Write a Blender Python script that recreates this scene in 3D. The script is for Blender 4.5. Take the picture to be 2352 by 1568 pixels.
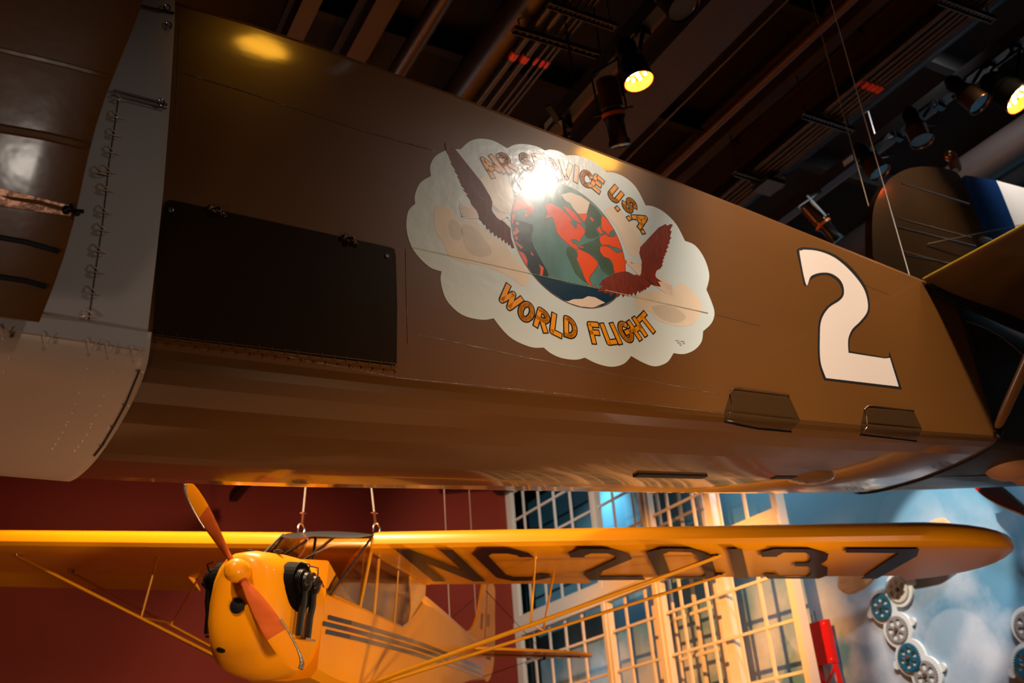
import bpy, bmesh, math, random
from mathutils import Vector, Matrix
from mathutils.bvhtree import BVHTree
from mathutils.geometry import tessellate_polygon
random.seed(7)
for o in list(bpy.data.objects): bpy.data.objects.remove(o)
S = bpy.context.scene
COL = S.collection
PI = math.pi

# ------------------------------------------------------------------ camera
IW, IH, FPX = 2352.0, 1568.0, 2287.0
O = Vector((0, 0, 1.6))                       # eye height
_th = math.atan2(FPX, 4679.0); _ro = math.radians(4.61); _az = math.radians(30.4)
_fh = Vector((math.sin(_az), math.cos(_az), 0)); _rh = Vector((math.cos(_az), -math.sin(_az), 0)); _Z = Vector((0, 0, 1))
FW = _fh*math.cos(_th) + _Z*math.sin(_th)
_up = -_fh*math.sin(_th) + _Z*math.cos(_th)
CR = _rh*math.cos(_ro) - _up*math.sin(_ro)
CU = _rh*math.sin(_ro) + _up*math.cos(_ro)
cam = bpy.data.cameras.new('camera'); cam.sensor_width = 36; cam.lens = FPX/IW*36
cam.clip_start = .05; cam.clip_end = 200
cam.dof.use_dof = True; cam.dof.focus_distance = 4.7; cam.dof.aperture_fstop = 2.4
co = bpy.data.objects.new('camera', cam); COL.objects.link(co)
M = Matrix((CR, CU, -FW)).transposed().to_4x4(); M.translation = O
co.matrix_world = M; S.camera = co
S.view_settings.view_transform = 'Standard'; S.view_settings.look = 'None'
S.view_settings.gamma = 1; S.view_settings.use_curve_mapping = False
S.view_settings.exposure = 0.0

def ray(p):
    return (CR*(p[0]-IW/2) - CU*(p[1]-IH/2) + FW*FPX).normalized()

# ------------------------------------------------------------------ world + lights
wd = bpy.data.worlds.new('world'); S.world = wd; wd.use_nodes = True
wd.node_tree.nodes['Background'].inputs[0].default_value = (.9, .55, .35, 1)
wd.node_tree.nodes['Background'].inputs[1].default_value = .010

def lamp(name, pos, target, power, col, cone=60, blend=.6, size=.08, rel=True):
    l = bpy.data.lights.new(name, 'SPOT'); l.energy = power; l.color = col
    l.spot_size = math.radians(cone); l.spot_blend = blend; l.shadow_soft_size = size
    o = bpy.data.objects.new(name, l); COL.objects.link(o)
    p = Vector(pos)+(O if rel else Vector()); t = Vector(target)+(O if rel else Vector())
    o.location = p; o.rotation_euler = (t-p).to_track_quat('-Z', 'Y').to_euler()
    return o
WARM = (1, .70, .42); AMB = (1, .50, .14); NEU = (1, .88, .76); COOL = (.75, .9, 1)
# positions are relative to the eye point
def fus_pos(sx, w, z):              # place something in the big airplane's frame (along, across, up)
    f = math.radians(6); u = Vector((math.cos(f), math.sin(f), 0)); n = Vector((-math.sin(f), math.cos(f), 0))
    return u*(2.8013+sx)+n*(3.2489+w)+Vector((0, 0, z))
lamp('key_spot', (4.62, 1.205, 5.256), (2.75, 3.5, 2.6), 190, NEU, 62, 1, .075)
lamp('side_wash_a', fus_pos(1.9, -3.3, 7.2), fus_pos(1.9, 0, 2.2), 2100, (1, .90, .78), 50, 1, .15)
lamp('side_wash_b', fus_pos(.1, -3.0, 7.35), fus_pos(.1, 0, 2.2), 210, (1, .93, .85), 26, 1, .25)
lamp('tail_wash', fus_pos(4.6, -3.1, 7.0), fus_pos(3.4, 0, 2.7), 90, WARM, 50, 1, .12)
lamp('nose_wash', (-3.2, -1.6, 4.6), (-1.6, 3.4, 1.1), 95, WARM, 24, 1, .25)
lamp('nose_low_fill', (-2.6, .6, -1.2), (-.55, 3.3, 1.5), 120, (1, .78, .62), 34, 1, .3)  # added fill from below, like floor bounce, to brighten the tan cowling
lamp('aircraft_spot_a', (-1.2, 3.8, 6.3), (2.6, 8.2, 1.8), 1300, WARM, 60, 1, .12)
lamp('aircraft_spot_b', (7.4, 3.2, 6.4), (5.6, 6.0, 1.6), 500, WARM, 60, 1, .12)
lamp('aircraft_low', (3.0, 1.0, -1.1), (2.0, 8.2, 1.8), 900, WARM, 80, 1, .3)
lamp('window_amber', (4.2, 6.5, 5.2), (10.0, 12.5, 2.0), 6500, (1, .40, .09), 37, .6, .05)
lamp('window_neutral', (4.2, 11.6, 5.6), (10.0, 17.0, 4.6), 1300, NEU, 50, 1, .1)
lamp('mural_wash', (7.9, 4.2, 7.0), (10.9, 7.6, 3.8), 1150, (.88, .94, 1), 100, 1, .3)
lamp('mural_mid', (10.35, 10.6, 6.6), (10.9, 11.6, 3.0), 330, (.85, .93, 1), 110, 1, .15)  # unseen fill added behind the frame to brighten the mural in the panes
lamp('mural_fill_b', (10.35, 16.6, 2.9), (10.9, 15.4, .6), 18, (.8, .92, 1), 140, 1, .3)  # second added fill in the gap, for the lower mural
lamp('tip_fill', (5.2, 2.4, -.7), (6.3, 5.1, 1.7), 120, WARM, 50, 1, .15)  # added low fill to warm the yellow wing tip's underside
lamp('mural_glow', (10.15, 15.6, 6.9), (10.9, 15.3, 5.45), 700, (.55, .88, 1), 48, 1, .04)
lamp('gear_spot', (7.8, 6.6, 5.6), (10.9, 8.35, 2.5), 1300, NEU, 26, .35, .03)
lamp('aircraft_side_fill', (6.6, 3.9, .3), (3.6, 8.4, 1.6), 420, WARM, 70, 1, .2)  # added fill under the biplane to brighten the yellow fuselage side
lamp('gear_spot_b', (8.4, 4.0, 4.6), (10.9, 6.6, 2.8), 420, (.95, .96, 1), 42, .9, .05)
lamp('red_wall_wash', (4.5, 9.5, 6.0), (3.5, 17.8, 1.2), 1100, (1, .55, .35), 80, 1, .3)
lamp('floor_wash', (2, 8, 6.5), (1.5, 8.5, -1.6), 2600, WARM, 110, 1, .3)
lamp('floor_wash_b', (-1, 3.4, 1.0), (0, 6.5, -1.6), 160, (1, .62, .3), 90, 1, .3)
lamp('ceiling_bounce', (4.5, 3.5, .3), (5.0, 5.5, 7.5), 100, (1, .78, .64), 120, 1, .5)
lamp('ceiling_teal', (1.5, 9.5, 4.2), (5.5, 6.0, 7.4), 30, (.35, .8, 1), 90, 1, .2)
lamp('fin_fill', (5.0, .6, 4.4), (7.9, 4.9, 4.7), 100, NEU, 30, 1, .05)  # added fill so the fin ribs and rudder stripes show
# amber track lamps whose glint shows on the rolled top edge
for _p, _z, _al in (((600, 92), 0, 3.6), ((1385, 345), 0, 4.2)):
    _f = math.radians(6); _n = Vector((-math.sin(_f), math.cos(_f), 0)); _r = ray(_p); _P = _r*(3.2489/_r.dot(_n))
    _m = (-_n*math.cos(math.radians(_al))+_Z*math.sin(math.radians(_al))); _q = _r-_m*2*_r.dot(_m)
    _L = _P+_q*3.9
    lamp('amber_edge_spot', _L, _P, 95, (1, .45, .03), 9, 1, .20)

# ------------------------------------------------------------------ materials
def lin(c):
    c = c/255.0
    return c/12.92 if c <= .04045 else ((c+.055)/1.055)**2.4
def rgb(r, g, b): return (lin(r), lin(g), lin(b), 1)
MATS = {}
def mat(name, col, rough=.5, metal=0, coat=0, bump=0, bscale=20, var=0, vscale=3, emit=None, estr=0, stretch=None, coatr=.08, spec=.5, thinb=False):
    if name in MATS: return MATS[name]
    m = bpy.data.materials.new(name); m.use_nodes = True; MATS[name] = m
    nt = m.node_tree; b = nt.nodes['Principled BSDF']
    b.inputs['Base Color'].default_value = rgb(*col)
    b.inputs['Roughness'].default_value = rough; b.inputs['Metallic'].default_value = metal
    b.inputs['Coat Weight'].default_value = coat; b.inputs['Coat Roughness'].default_value = coatr
    b.inputs['Specular IOR Level'].default_value = spec
    tc = nt.nodes.new('ShaderNodeTexCoord'); mp = nt.nodes.new('ShaderNodeMapping')
    nt.links.new(tc.outputs['Object'], mp.inputs[0])
    if stretch: mp.inputs['Scale'].default_value = stretch
    if var:
        n = nt.nodes.new('ShaderNodeTexNoise'); n.inputs['Scale'].default_value = vscale; n.inputs['Detail'].default_value = 5
        nt.links.new(mp.outputs[0], n.inputs[0])
        mx = nt.nodes.new('ShaderNodeMix'); mx.data_type = 'RGBA'
        mx.inputs[6].default_value = rgb(*[max(0, c*(1-var)) for c in col]); mx.inputs[7].default_value = rgb(*[min(255, c*(1+var)) for c in col])
        nt.links.new(n.outputs[0], mx.inputs[0]); nt.links.new(mx.outputs[2], b.inputs['Base Color'])
    if bump:
        n = nt.nodes.new('ShaderNodeTexNoise'); n.inputs['Scale'].default_value = bscale; n.inputs['Detail'].default_value = 3
        nt.links.new(mp.outputs[0], n.inputs[0])
        bp = nt.nodes.new('ShaderNodeBump'); bp.inputs['Strength'].default_value = bump; bp.inputs['Distance'].default_value = .01
        nt.links.new(n.outputs[0], bp.inputs['Height']); nt.links.new(bp.outputs[0], b.inputs['Normal'])
        if coat: nt.links.new(bp.outputs[0], b.inputs['Coat Normal'])
    if emit:
        b.inputs['Emission Color'].default_value = rgb(*emit); b.inputs['Emission Strength'].default_value = estr
    return m
def glass(name, tint=(235, 240, 240), refl=.12):
    m = bpy.data.materials.new(name); m.use_nodes = True; nt = m.node_tree
    for n in list(nt.nodes): nt.nodes.remove(n)
    out = nt.nodes.new('ShaderNodeOutputMaterial'); t = nt.nodes.new('ShaderNodeBsdfTransparent'); g = nt.nodes.new('ShaderNodeBsdfGlossy')
    t.inputs[0].default_value = rgb(*tint); g.inputs['Roughness'].default_value = .06
    f = nt.nodes.new('ShaderNodeFresnel'); f.inputs[0].default_value = 1.45
    a = nt.nodes.new('ShaderNodeMath'); a.operation = 'ADD'; a.inputs[1].default_value = refl; nt.links.new(f.outputs[0], a.inputs[0])
    mx = nt.nodes.new('ShaderNodeMixShader'); nt.links.new(a.outputs[0], mx.inputs[0]); nt.links.new(t.outputs[0], mx.inputs[1]); nt.links.new(g.outputs[0], mx.inputs[2])
    nt.links.new(mx.outputs[0], out.inputs[0]); return m

BROWN = mat('olive_brown_dope', (104, 62, 22), .40, spec=.22, coat=.3, coatr=.10, bump=.06, bscale=9, var=.10, vscale=1.2, stretch=(.35, 1, 1))
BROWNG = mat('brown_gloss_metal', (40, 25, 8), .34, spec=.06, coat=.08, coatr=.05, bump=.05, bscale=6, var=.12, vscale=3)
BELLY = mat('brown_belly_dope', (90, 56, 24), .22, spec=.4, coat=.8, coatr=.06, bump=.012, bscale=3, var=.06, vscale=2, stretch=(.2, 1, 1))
WINGB = mat('brown_wing_fabric', (108, 64, 20), .34, spec=.3, coat=.55, coatr=.16, bump=.18, bscale=6, var=.15)
ALU = mat('grey_painted_aluminium', (196, 182, 176), .45, metal=.15, var=.05, vscale=2, bump=.04, bscale=4)
TAN = mat('tan_painted_aluminium', (212, 182, 158), .42, metal=.10, var=.04, vscale=1.5, bump=.04, bscale=3)
STEEL = mat('bright_steel', (190, 185, 180), .25, metal=1)
WIREM = mat('lacing_wire', (226, 196, 172), .3, coat=.5)
RIVM = mat('rivet_pale', (240, 226, 210), .3, coat=.5)
CABM = mat('galvanised_cable', (224, 214, 204), .4)
DKMET = mat('dark_metal', (24, 23, 24), .38, metal=.6)
BLK = mat('black_paint', (14, 13, 13), .5)
CLOUDM = mat('emblem_pale_grey', (216, 218, 210), .3, spec=.25, coat=.45, coatr=.12, bump=.16, bscale=13, var=.03, vscale=2)
PEACH = mat('emblem_peach_cloud', (236, 208, 178), .28, spec=.25, coat=.4, coatr=.13, bump=.07, bscale=9, var=.05, vscale=9)
PEACH2 = mat('emblem_peach_shade', (214, 190, 164), .28, spec=.25, coat=.4, coatr=.13, bump=.07, bscale=9, var=.05, vscale=9)
ICE = mat('emblem_ice', (240, 208, 180), .28, spec=.25, coat=.4, coatr=.13)
ORNG = mat('emblem_orange', (255, 82, 0), .28, spec=.25, coat=.4, coatr=.13, bump=.07, bscale=9)
LETO = mat('letter_orange', (255, 156, 16), .28, spec=.25, coat=.4, coatr=.13, bump=.07, bscale=9)
LETK = mat('letter_outline', (26, 5, 4), .3, spec=.25, coat=.4, coatr=.13)
OUTR = mat('outline_maroon', (120, 22, 20), .3, coat=.9)
EAG = mat('eagle_maroon', (128, 42, 16), .3, spec=.25, coat=.4, coatr=.13, bump=.15, bscale=60, var=.3, vscale=14, stretch=(3, 1, .6))
EAG2 = mat('eagle_dark_brown', (104, 48, 38), .45, spec=.2, coat=.12, coatr=.2, var=.4, vscale=20, stretch=(3, 1, .6))
SEA = mat('ocean_teal', (86, 122, 112), .28, spec=.25, coat=.4, coatr=.13, bump=.07, bscale=9, var=.35, vscale=7, stretch=(1, 1, .5))
SEAG = mat('ocean_green', (72, 92, 68), .28, spec=.25, coat=.4, coatr=.13, bump=.07, bscale=9, var=.3, vscale=8)
SEAD = mat('ocean_dark_green', (30, 42, 34), .28, spec=.25, coat=.4, coatr=.13, bump=.07, bscale=9, var=.35, vscale=7)
SEAB = mat('ocean_navy', (10, 44, 60), .28, spec=.25, coat=.4, coatr=.13, bump=.07, bscale=9, var=.4, vscale=9, stretch=(.5, 1, 1))
NUM = mat('numeral_cream', (240, 214, 194), .34, coat=.6)
YEL = mat('cub_yellow', (246, 156, 8), .36, spec=.3, coat=.22, coatr=.10, bump=.05, bscale=3, var=.03)
YELS = mat('strut_yellow', (224, 150, 14), .3, coat=.8)
CUBK = mat('cub_black_marking', (34, 14, 22), .4, spec=.2, coat=.12)
STRIPE = mat('grey_stripe', (34, 32, 38), .3, coat=.8)
WOOD = mat('varnished_wood', (196, 92, 40), .22, coat=1, coatr=.05, var=.18, vscale=4, stretch=(.6, .6, 3))
TIPY = mat('tip_yellow', (246, 150, 16), .25, coat=1)
EDGE = mat('brass_edge', (150, 140, 128), .35, metal=.8, bump=.3, bscale=60)
ENG = mat('engine_black', (20, 16, 14), .4, metal=.3, coat=.2)
BAFF = mat('baffle_black', (6, 5, 5), .7, spec=.08)
WSF = mat('windshield_frame', (40, 38, 42), .4, coat=.5)
SKIN = mat('windshield_tint', (60, 56, 54), .2)
GLS = glass('cabin_glass', (205, 208, 205), .05)
WHITEW = mat('window_frame_paint', (228, 216, 200), .5, bump=.03)
REDW = mat('maroon_wall', (132, 36, 9), .72, var=.05, vscale=.6, bump=.05, bscale=60)
CEILM = mat('ceiling_black', (24, 19, 17), .85, var=.3, vscale=1.2)
BEAMM = mat('beam_dark', (58, 46, 42), .6)
PIPE = mat('pipe_dark', (54, 44, 40), .38, metal=.45)
COND = mat('conduit_grey', (70, 62, 58), .4, metal=.5)
BAND = mat('orange_band', (250, 70, 20), .4, emit=(255, 60, 10), estr=.0)
FLOORM = mat('floor_concrete', (120, 92, 70), .4, var=.1, vscale=1)
REDP = mat('red_sign_paint', (196, 16, 22), .4, coat=.4)
GEARB = mat('gear_blue', (14, 92, 116), .45)
GEARG = mat('gear_grey', (146, 142, 140), .45)
GEARW = mat('gear_cream', (214, 206, 190), .45)
BACKW = mat('gear_backing_white', (226, 226, 222), .5)
PWOOD = mat('natural_wood', (204, 160, 116), .5, var=.2, vscale=6, stretch=(1, .5, 4), coat=.3)
PBLK = mat('black_blade', (34, 30, 30), .18, coat=1)
FINM = mat('fin_brown', (48, 34, 20), .3, coat=.9, coatr=.1, bump=.2, bscale=8, var=.12)
BLUEM = mat('rudder_blue', (4, 38, 76), .4, coat=.3)
CREAM = mat('rudder_cream', (226, 206, 188), .45)
BOOT = mat('tan_boot', (176, 118, 76), .6, bump=.5, bscale=10)
LEDM = mat('amber_led', (255, 200, 90), .4, emit=(255, 214, 130), estr=26)
LEDR = mat('amber_lens_ring', (190, 70, 4), .35, emit=(255, 120, 6), estr=.9)
YEDGE = mat('yellow_tape', (220, 178, 40), .4)

def mural_mat():
    m = bpy.data.materials.new('sky_mural_print'); m.use_nodes = True; nt = m.node_tree; N = nt.nodes; L = nt.links
    b = N['Principled BSDF']; b.inputs['Roughness'].default_value = .6
    tc = N.new('ShaderNodeTexCoord'); sep = N.new('ShaderNodeSeparateXYZ'); L.new(tc.outputs['Object'], sep.inputs[0])
    # printed sky: pale clouds low, blue above, night blue far left and high
    def mr(src, a, bb):
        n = N.new('ShaderNodeMapRange'); n.inputs[1].default_value = a; n.inputs[2].default_value = bb; L.new(src, n.inputs[0]); return n.outputs[0]
    def mix(f, c1, c2):
        n = N.new('ShaderNodeMix'); n.data_type = 'RGBA'; L.new(f, n.inputs[0])
        for i, c in ((6, c1), (7, c2)):
            if isinstance(c, tuple): n.inputs[i].default_value = rgb(*c)
            else: L.new(c, n.inputs[i])
        return n.outputs[2]
    n1 = N.new('ShaderNodeTexNoise'); n1.inputs['Scale'].default_value = .9; n1.inputs['Detail'].default_value = 5; L.new(tc.outputs['Object'], n1.inputs[0])
    v1 = N.new('ShaderNodeTexVoronoi'); v1.feature = 'SMOOTH_F1'; v1.inputs['Scale'].default_value = .8; v1.inputs['Smoothness'].default_value = .05; L.new(tc.outputs['Object'], v1.inputs[0])
    cl = mr(n1.outputs[0], .42, .62)
    puffs = mr(v1.outputs['Distance'], .50, .47)
    low = mr(sep.outputs[2], 5.4, 3.6)
    mm = N.new('ShaderNodeMath'); mm.operation = 'MULTIPLY'; L.new(cl, mm.inputs[0]); L.new(low, mm.inputs[1])
    m2 = N.new('ShaderNodeMath'); m2.operation = 'MULTIPLY'; L.new(puffs, m2.inputs[0]); L.new(low, m2.inputs[1])
    m3 = N.new('ShaderNodeMath'); m3.operation = 'MULTIPLY'; m3.inputs[1].default_value = .32; L.new(m2.outputs[0], m3.inputs[0])
    blue = mix(mr(sep.outputs[2], 2.5, 7), (84, 128, 156), (86, 150, 180))
    c = mix(m3.outputs[0], blue, (206, 212, 222))
    c = mix(mm.outputs[0], c, (196, 202, 212))
    # night part of the print
    dg = N.new('ShaderNodeMath'); dg.operation = 'MULTIPLY_ADD'; dg.inputs[1].default_value = .35; L.new(sep.outputs[1], dg.inputs[0]); L.new(sep.outputs[2], dg.inputs[2])
    nf = mr(dg.outputs[0], 12.5, 13.1)
    vs = N.new('ShaderNodeTexVoronoi'); vs.inputs['Scale'].default_value = 2.6; L.new(tc.outputs['Object'], vs.inputs[0])
    star = mr(vs.outputs['Distance'], .06, .03)
    night = mix(star, (26, 70, 92), (150, 190, 200))
    c = mix(nf, c, night)
    # fine weave grid
    def wave(ax):
        mlt = N.new('ShaderNodeMath'); mlt.operation = 'MULTIPLY'; mlt.inputs[1].default_value = 2*PI/.034; L.new(sep.outputs[ax], mlt.inputs[0])
        s = N.new('ShaderNodeMath'); s.operation = 'SINE'; L.new(mlt.outputs[0], s.inputs[0]); return s.outputs[0]
    g = N.new('ShaderNodeMath'); g.operation = 'MAXIMUM'; L.new(wave(1), g.inputs[0]); L.new(wave(2), g.inputs[1])
    gf = mr(g.outputs[0], .55, .95)
    dk = N.new('ShaderNodeMix'); dk.data_type = 'RGBA'; dk.blend_type = 'MULTIPLY'; dk.inputs[7].default_value = (1.12, 1.1, 1.08, 1); L.new(gf, dk.inputs[0]); L.new(c, dk.inputs[6])
    L.new(dk.outputs[2], b.inputs['Base Color']); return m
MURAL = mural_mat()

# ------------------------------------------------------------------ helpers
class MB:
    def __init__(s): s.v = []; s.f = []; s.m = []
    def add(s, vs, fs, mi=0):
        k = len(s.v); s.v += [Vector(v) for v in vs]
        for f in fs: s.f.append([i+k for i in f]); s.m.append(mi)
    def box(s, a, b, mi=0):
        x0, y0, z0 = a; x1, y1, z1 = b
        s.add([(x0,y0,z0),(x1,y0,z0),(x1,y1,z0),(x0,y1,z0),(x0,y0,z1),(x1,y0,z1),(x1,y1,z1),(x0,y1,z1)],
              [(0,3,2,1),(4,5,6,7),(0,1,5,4),(1,2,6,5),(2,3,7,6),(3,0,4,7)], mi)
    def bar(s, p, q, w, h=None, upv=(0,0,1), mi=0):
        p = Vector(p); q = Vector(q); h = h or w; d = (q-p).normalized(); u = Vector(upv)
        a = d.cross(u)
        if a.length < 1e-4: a = d.cross(Vector((1,0,0)))
        a.normalize(); c = a.cross(d)
        a = a*w/2; c = c*h/2
        s.add([p-a-c,p+a-c,p+a+c,p-a+c,q-a-c,q+a-c,q+a+c,q-a+c],[(0,3,2,1),(4,5,6,7),(0,1,5,4),(1,2,6,5),(2,3,7,6),(3,0,4,7)], mi)
    def tube(s, pts, r, n=8, mi=0, cap=True, flat=1.0):
        pts = [Vector(p) for p in pts]; rings = []; a = None
        for i, p in enumerate(pts):
            d = (pts[min(i+1, len(pts)-1)]-pts[max(i-1, 0)]).normalized()
            if a is None:
                a = d.cross(Vector((0,0,1)))
                if a.length < 1e-3: a = d.cross(Vector((1,0,0)))
            else: a = a - d*a.dot(d)
            a.normalize(); c = d.cross(a); rr = r[i] if isinstance(r, (list, tuple)) else r
            rings.append([p + (a*math.cos(2*PI*k/n) + c*math.sin(2*PI*k/n)*flat)*rr for k in range(n)])
        s.loft(rings, cap, mi)
    def loft(s, rings, cap=True, mi=0, closed=True):
        n = len(rings[0]); vs = [p for r in rings for p in r]; fs = []
        for i in range(len(rings)-1):
            for k in range(n if closed else n-1):
                k2 = (k+1) % n; fs.append((i*n+k, i*n+k2, (i+1)*n+k2, (i+1)*n+k))
        if cap and closed: fs += [tuple(range(n))[::-1], tuple((len(rings)-1)*n+k for k in range(n))]
        s.add(vs, fs, mi)
    def lathe(s, c, ax, prof, n=20, mi=0, cap=True):
        c = Vector(c); ax = Vector(ax).normalized(); a = ax.cross(Vector((0,0,1)))
        if a.length < 1e-3: a = ax.cross(Vector((1,0,0)))
        a.normalize(); b = ax.cross(a)
        s.loft([[c+ax*h+(a*math.cos(2*PI*k/n)+b*math.sin(2*PI*k/n))*max(r, 1e-4) for k in range(n)] for h, r in prof], cap, mi)
    def ball(s, c, r, n=8, mi=0, sc=(1,1,1)):
        c = Vector(c); rings = []
        for i in range(n+1):
            t = PI*i/n; rings.append([c+Vector((math.sin(t)*math.cos(2*PI*k/(2*n))*sc[0], math.sin(t)*math.sin(2*PI*k/(2*n))*sc[1], math.cos(t)*sc[2]))*r + Vector((0,0,0)) if 0<i<n else c+Vector((1e-4*math.cos(2*PI*k/(2*n)),1e-4*math.sin(2*PI*k/(2*n)),math.cos(t)*sc[2]*r)) for k in range(2*n)])
        s.loft(rings, True, mi)
    def poly(s, pts, thick=None, mi=0):
        """flat polygon (list of 3D points); thick = vector to extrude by"""
        pts = [Vector(p) for p in pts]; tri = tessellate_polygon([pts]); n = len(pts)
        if thick is None: s.add(pts, tri, mi); return
        t = Vector(thick)
        s.add(pts+[p+t for p in pts], [tuple(x) for x in tri]+[tuple(i+n for i in x)[::-1] for x in tri]+[(i,(i+1)%n,(i+1)%n+n,i+n) for i in range(n)], mi)
    def build(s, name, mats, parent=None, smooth=False, angle=40, fix=True):
        me = bpy.data.meshes.new(name); me.from_pydata([tuple(v) for v in s.v], [], [tuple(f) for f in s.f])
        if not isinstance(mats, (list, tuple)): mats = [mats]
        for m in mats: me.materials.append(m)
        for p, mi in zip(me.polygons, s.m): p.material_index = mi
        if fix:
            bm = bmesh.new(); bm.from_mesh(me); bmesh.ops.recalc_face_normals(bm, faces=bm.faces); bm.to_mesh(me); bm.free()
        if smooth:
            me.shade_smooth()
            try: me.set_sharp_from_angle(angle=math.radians(angle))
            except Exception: pass
        o = bpy.data.objects.new(name, me); COL.objects.link(o)
        if parent: o.parent = parent
        return o
def tag(o, label=None, cat=None, group=None, kind=None):
    if label: o['label'] = label
    if cat: o['category'] = cat
    if group: o['group'] = group
    if kind: o['kind'] = kind
    return o
def empty(name, loc=(0,0,0), rz=0):
    o = bpy.data.objects.new(name, None); COL.objects.link(o); o.location = loc; o.rotation_euler = (0,0,rz); o.empty_display_size = .2
    return o
def smoothpoly(pts, k=3):
    n = len(pts); out = []
    for i in range(n):
        p0, p1, p2, p3 = [Vector((*pts[(i+j) % n], 0)) for j in (-1, 0, 1, 2)]
        for t in range(k):
            t = t/k
            q = .5*((2*p1)+(p2-p0)*t+(2*p0-5*p1+4*p2-p3)*t*t+(3*p1-p0-3*p2+p3)*t**3); out.append((q.x, q.y))
    return out
def sc(pts, ox, oy, s): return [(ox+x/s, oy+y/s) for x, y in pts]

# ================================================================== SETTING
XM, XW, YR, ZC, ZF = 10.9, 10.0, 17.86, 9.1, 0.0      # mural wall, window plane, red wall, ceiling, floor (world z)
def struct(mb, name, m, **k): return tag(mb.build(name, m, **k), kind='structure')
b = MB(); b.box((-9, -9, -.3), (XM+.3, 19.6, 0)); struct(b, 'floor', FLOORM)
b = MB(); b.box((-9, -9, ZC), (XM+.3, 19.6, ZC+.3)); struct(b, 'ceiling', CEILM)
b = MB(); b.box((-9, YR, 0), (XW-.005, YR+.3, ZC)); struct(b, 'wall_red', REDW)
b = MB(); b.box((XW-.3, 19.4, 0), (XM+.3, 19.6, ZC)); struct(b, 'wall_end', CEILM)
b = MB(); b.box((XM-.06, -9, 7.3), (XM-.001, 9.9, ZC-.001)); struct(b, 'trim_7', BLK)
b = MB(); b.box((XM, -9, 0), (XM+.3, 19.4, ZC)); struct(b, 'wall_mural', MURAL)
b = MB(); b.box((-9.3, -9, 0), (-9, YR+.3, ZC)); struct(b, 'wall_left', CEILM)
b = MB(); b.box((-9.3, -9.3, 0), (XM+.3, -9, ZC)); struct(b, 'wall_back', CEILM)
# roof beams over the hall (run along the window wall)
def pxz(p, z):                       # point on the ray of p at height z above the eye
    r = ray(p); return O + r*(z/r.z)
def pxx(p, X):
    r = ray(p); return O + r*(X/r.x)
def beam(name, pa, z, w, h, y0=-6, y1=YR, m=BEAMM):
    x = pxz(pa, z).x; bb = MB(); zz = z+O.z
    bb.box((x-w/2, y0, zz), (x+w/2, y1, zz+.04)); bb.box((x-.03, y0, zz+.04), (x+.03, y1, zz+h)); bb.box((x-w/2, y0, zz+h), (x+w/2, y1, zz+h+.04))
    return struct(bb, name, m)
xa = pxz((1560, 110), 6.4).x
beam('trim_1', (1601, 110), 6.4, .52, .5)
beam('trim_2', (1880, 130), 6.9, .14, .35)
beam('trim_3', (2010, 130), 6.9, .14, .35)
beam('trim_4', (860, 60), 6.7, .2, .4)
beam('trim_5', (700, 40), 6.7, .16, .4)
b = MB()
for y in range(-5, 18, 2): b.box((-9, y, ZC-.28), (XM, y+.1, ZC-.001))
struct(b, 'trim_6', CEILM)

# ------------------------------------------------------------------ window wall in front of the mural
fr = MB(); mu = MB(); bk = MB()
ZT = ZC-.002
def vmem(y0, y1, x0, x1, z0=0, z1=ZT, mb=None): (mb or fr).box((x0, y0, z0), (x1, y1, z1))
vmem(17.64, 17.855, 10.0, 10.09)
vmem(14.52, 14.72, 10.0, 10.11); vmem(14.60, 14.64, 9.985, 10.0)
vmem(12.98, 13.19, 10.0, 10.11); vmem(13.07, 13.10, 9.985, 10.0)
vmem(11.58, 11.74, 10.12, 10.30)
vmem(10.06, 10.17, 10.0, 10.16)
for z0, z1, x0 in ((3.46, 3.58, 9.992), (3.585, 3.72, 9.975), (3.725, 3.84, 9.992)):
    fr.box((x0, 10.075, z0+O.z-.03), (10.094, 17.845, z1+O.z-.03))
HZ = [7.0, 6.38, 5.77, 5.14, 4.52, 2.92, 2.27, 1.60, .92, .22, -.5]
for z in HZ: mu.box((10.047, 10.12, z+O.z-.021), (10.083, 17.7, z+O.z+.021))
for y in (17.22, 16.62, 16.04, 15.45, 14.07, 13.48, 12.56, 11.92, 11.33, 10.76): mu.box((10.05, y-.024, 0), (10.08, y+.024, ZT))
for z in HZ: bk.box((10.627, 12.39, z+O.z-.025+.03), (10.66, 13.9, z+O.z+.025+.03))
for y in (13.55, 12.96): bk.box((10.63, y-.03, 0), (10.67, y+.03, ZT))
bk.box((10.55, 12.25, 0), (10.68, 12.4, ZT)); bk.box((10.55, 13.9, 0), (10.68, 14.0, ZT))
w = struct(fr, 'window_1', WHITEW)
o = mu.build('muntins', WHITEW, w); o = bk.build('rear_muntins', WHITEW, w)

# ================================================================== BIG BROWN BIPLANE
FA = math.radians(6); FU = Vector((math.cos(FA), math.sin(FA), 0)); FN = Vector((-math.sin(FA), math.cos(FA), 0))
CUo, CNo = 2.8013, 3.2489
FO = O + FU*CUo + FN*CNo; FO.z = O.z                # local frame: x along body, y away from viewer, z up
bi = empty('biplane', FO, FA)
tag(bi, 'large olive-brown biplane hanging overhead with world flight emblem and numeral 2', 'airplane')
def F(p, ax=1, v=0.0):
    r = ray(p); q = Vector((r.dot(FU), r.dot(FN), r.z)); o = Vector((-CUo, -CNo, 0))
    return o + q*((v-o[ax])/q[ax])
def lerp(t, xs, ys):
    if t <= xs[0]: return ys[0]+(t-xs[0])*(ys[1]-ys[0])/(xs[1]-xs[0])
    for i in range(len(xs)-1):
        if t <= xs[i+1]: return ys[i]+(t-xs[i])*(ys[i+1]-ys[i])/(xs[i+1]-xs[i])
    return ys[-1]+(t-xs[-1])*(ys[-1]-ys[-2])/(xs[-1]-xs[-2])
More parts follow.
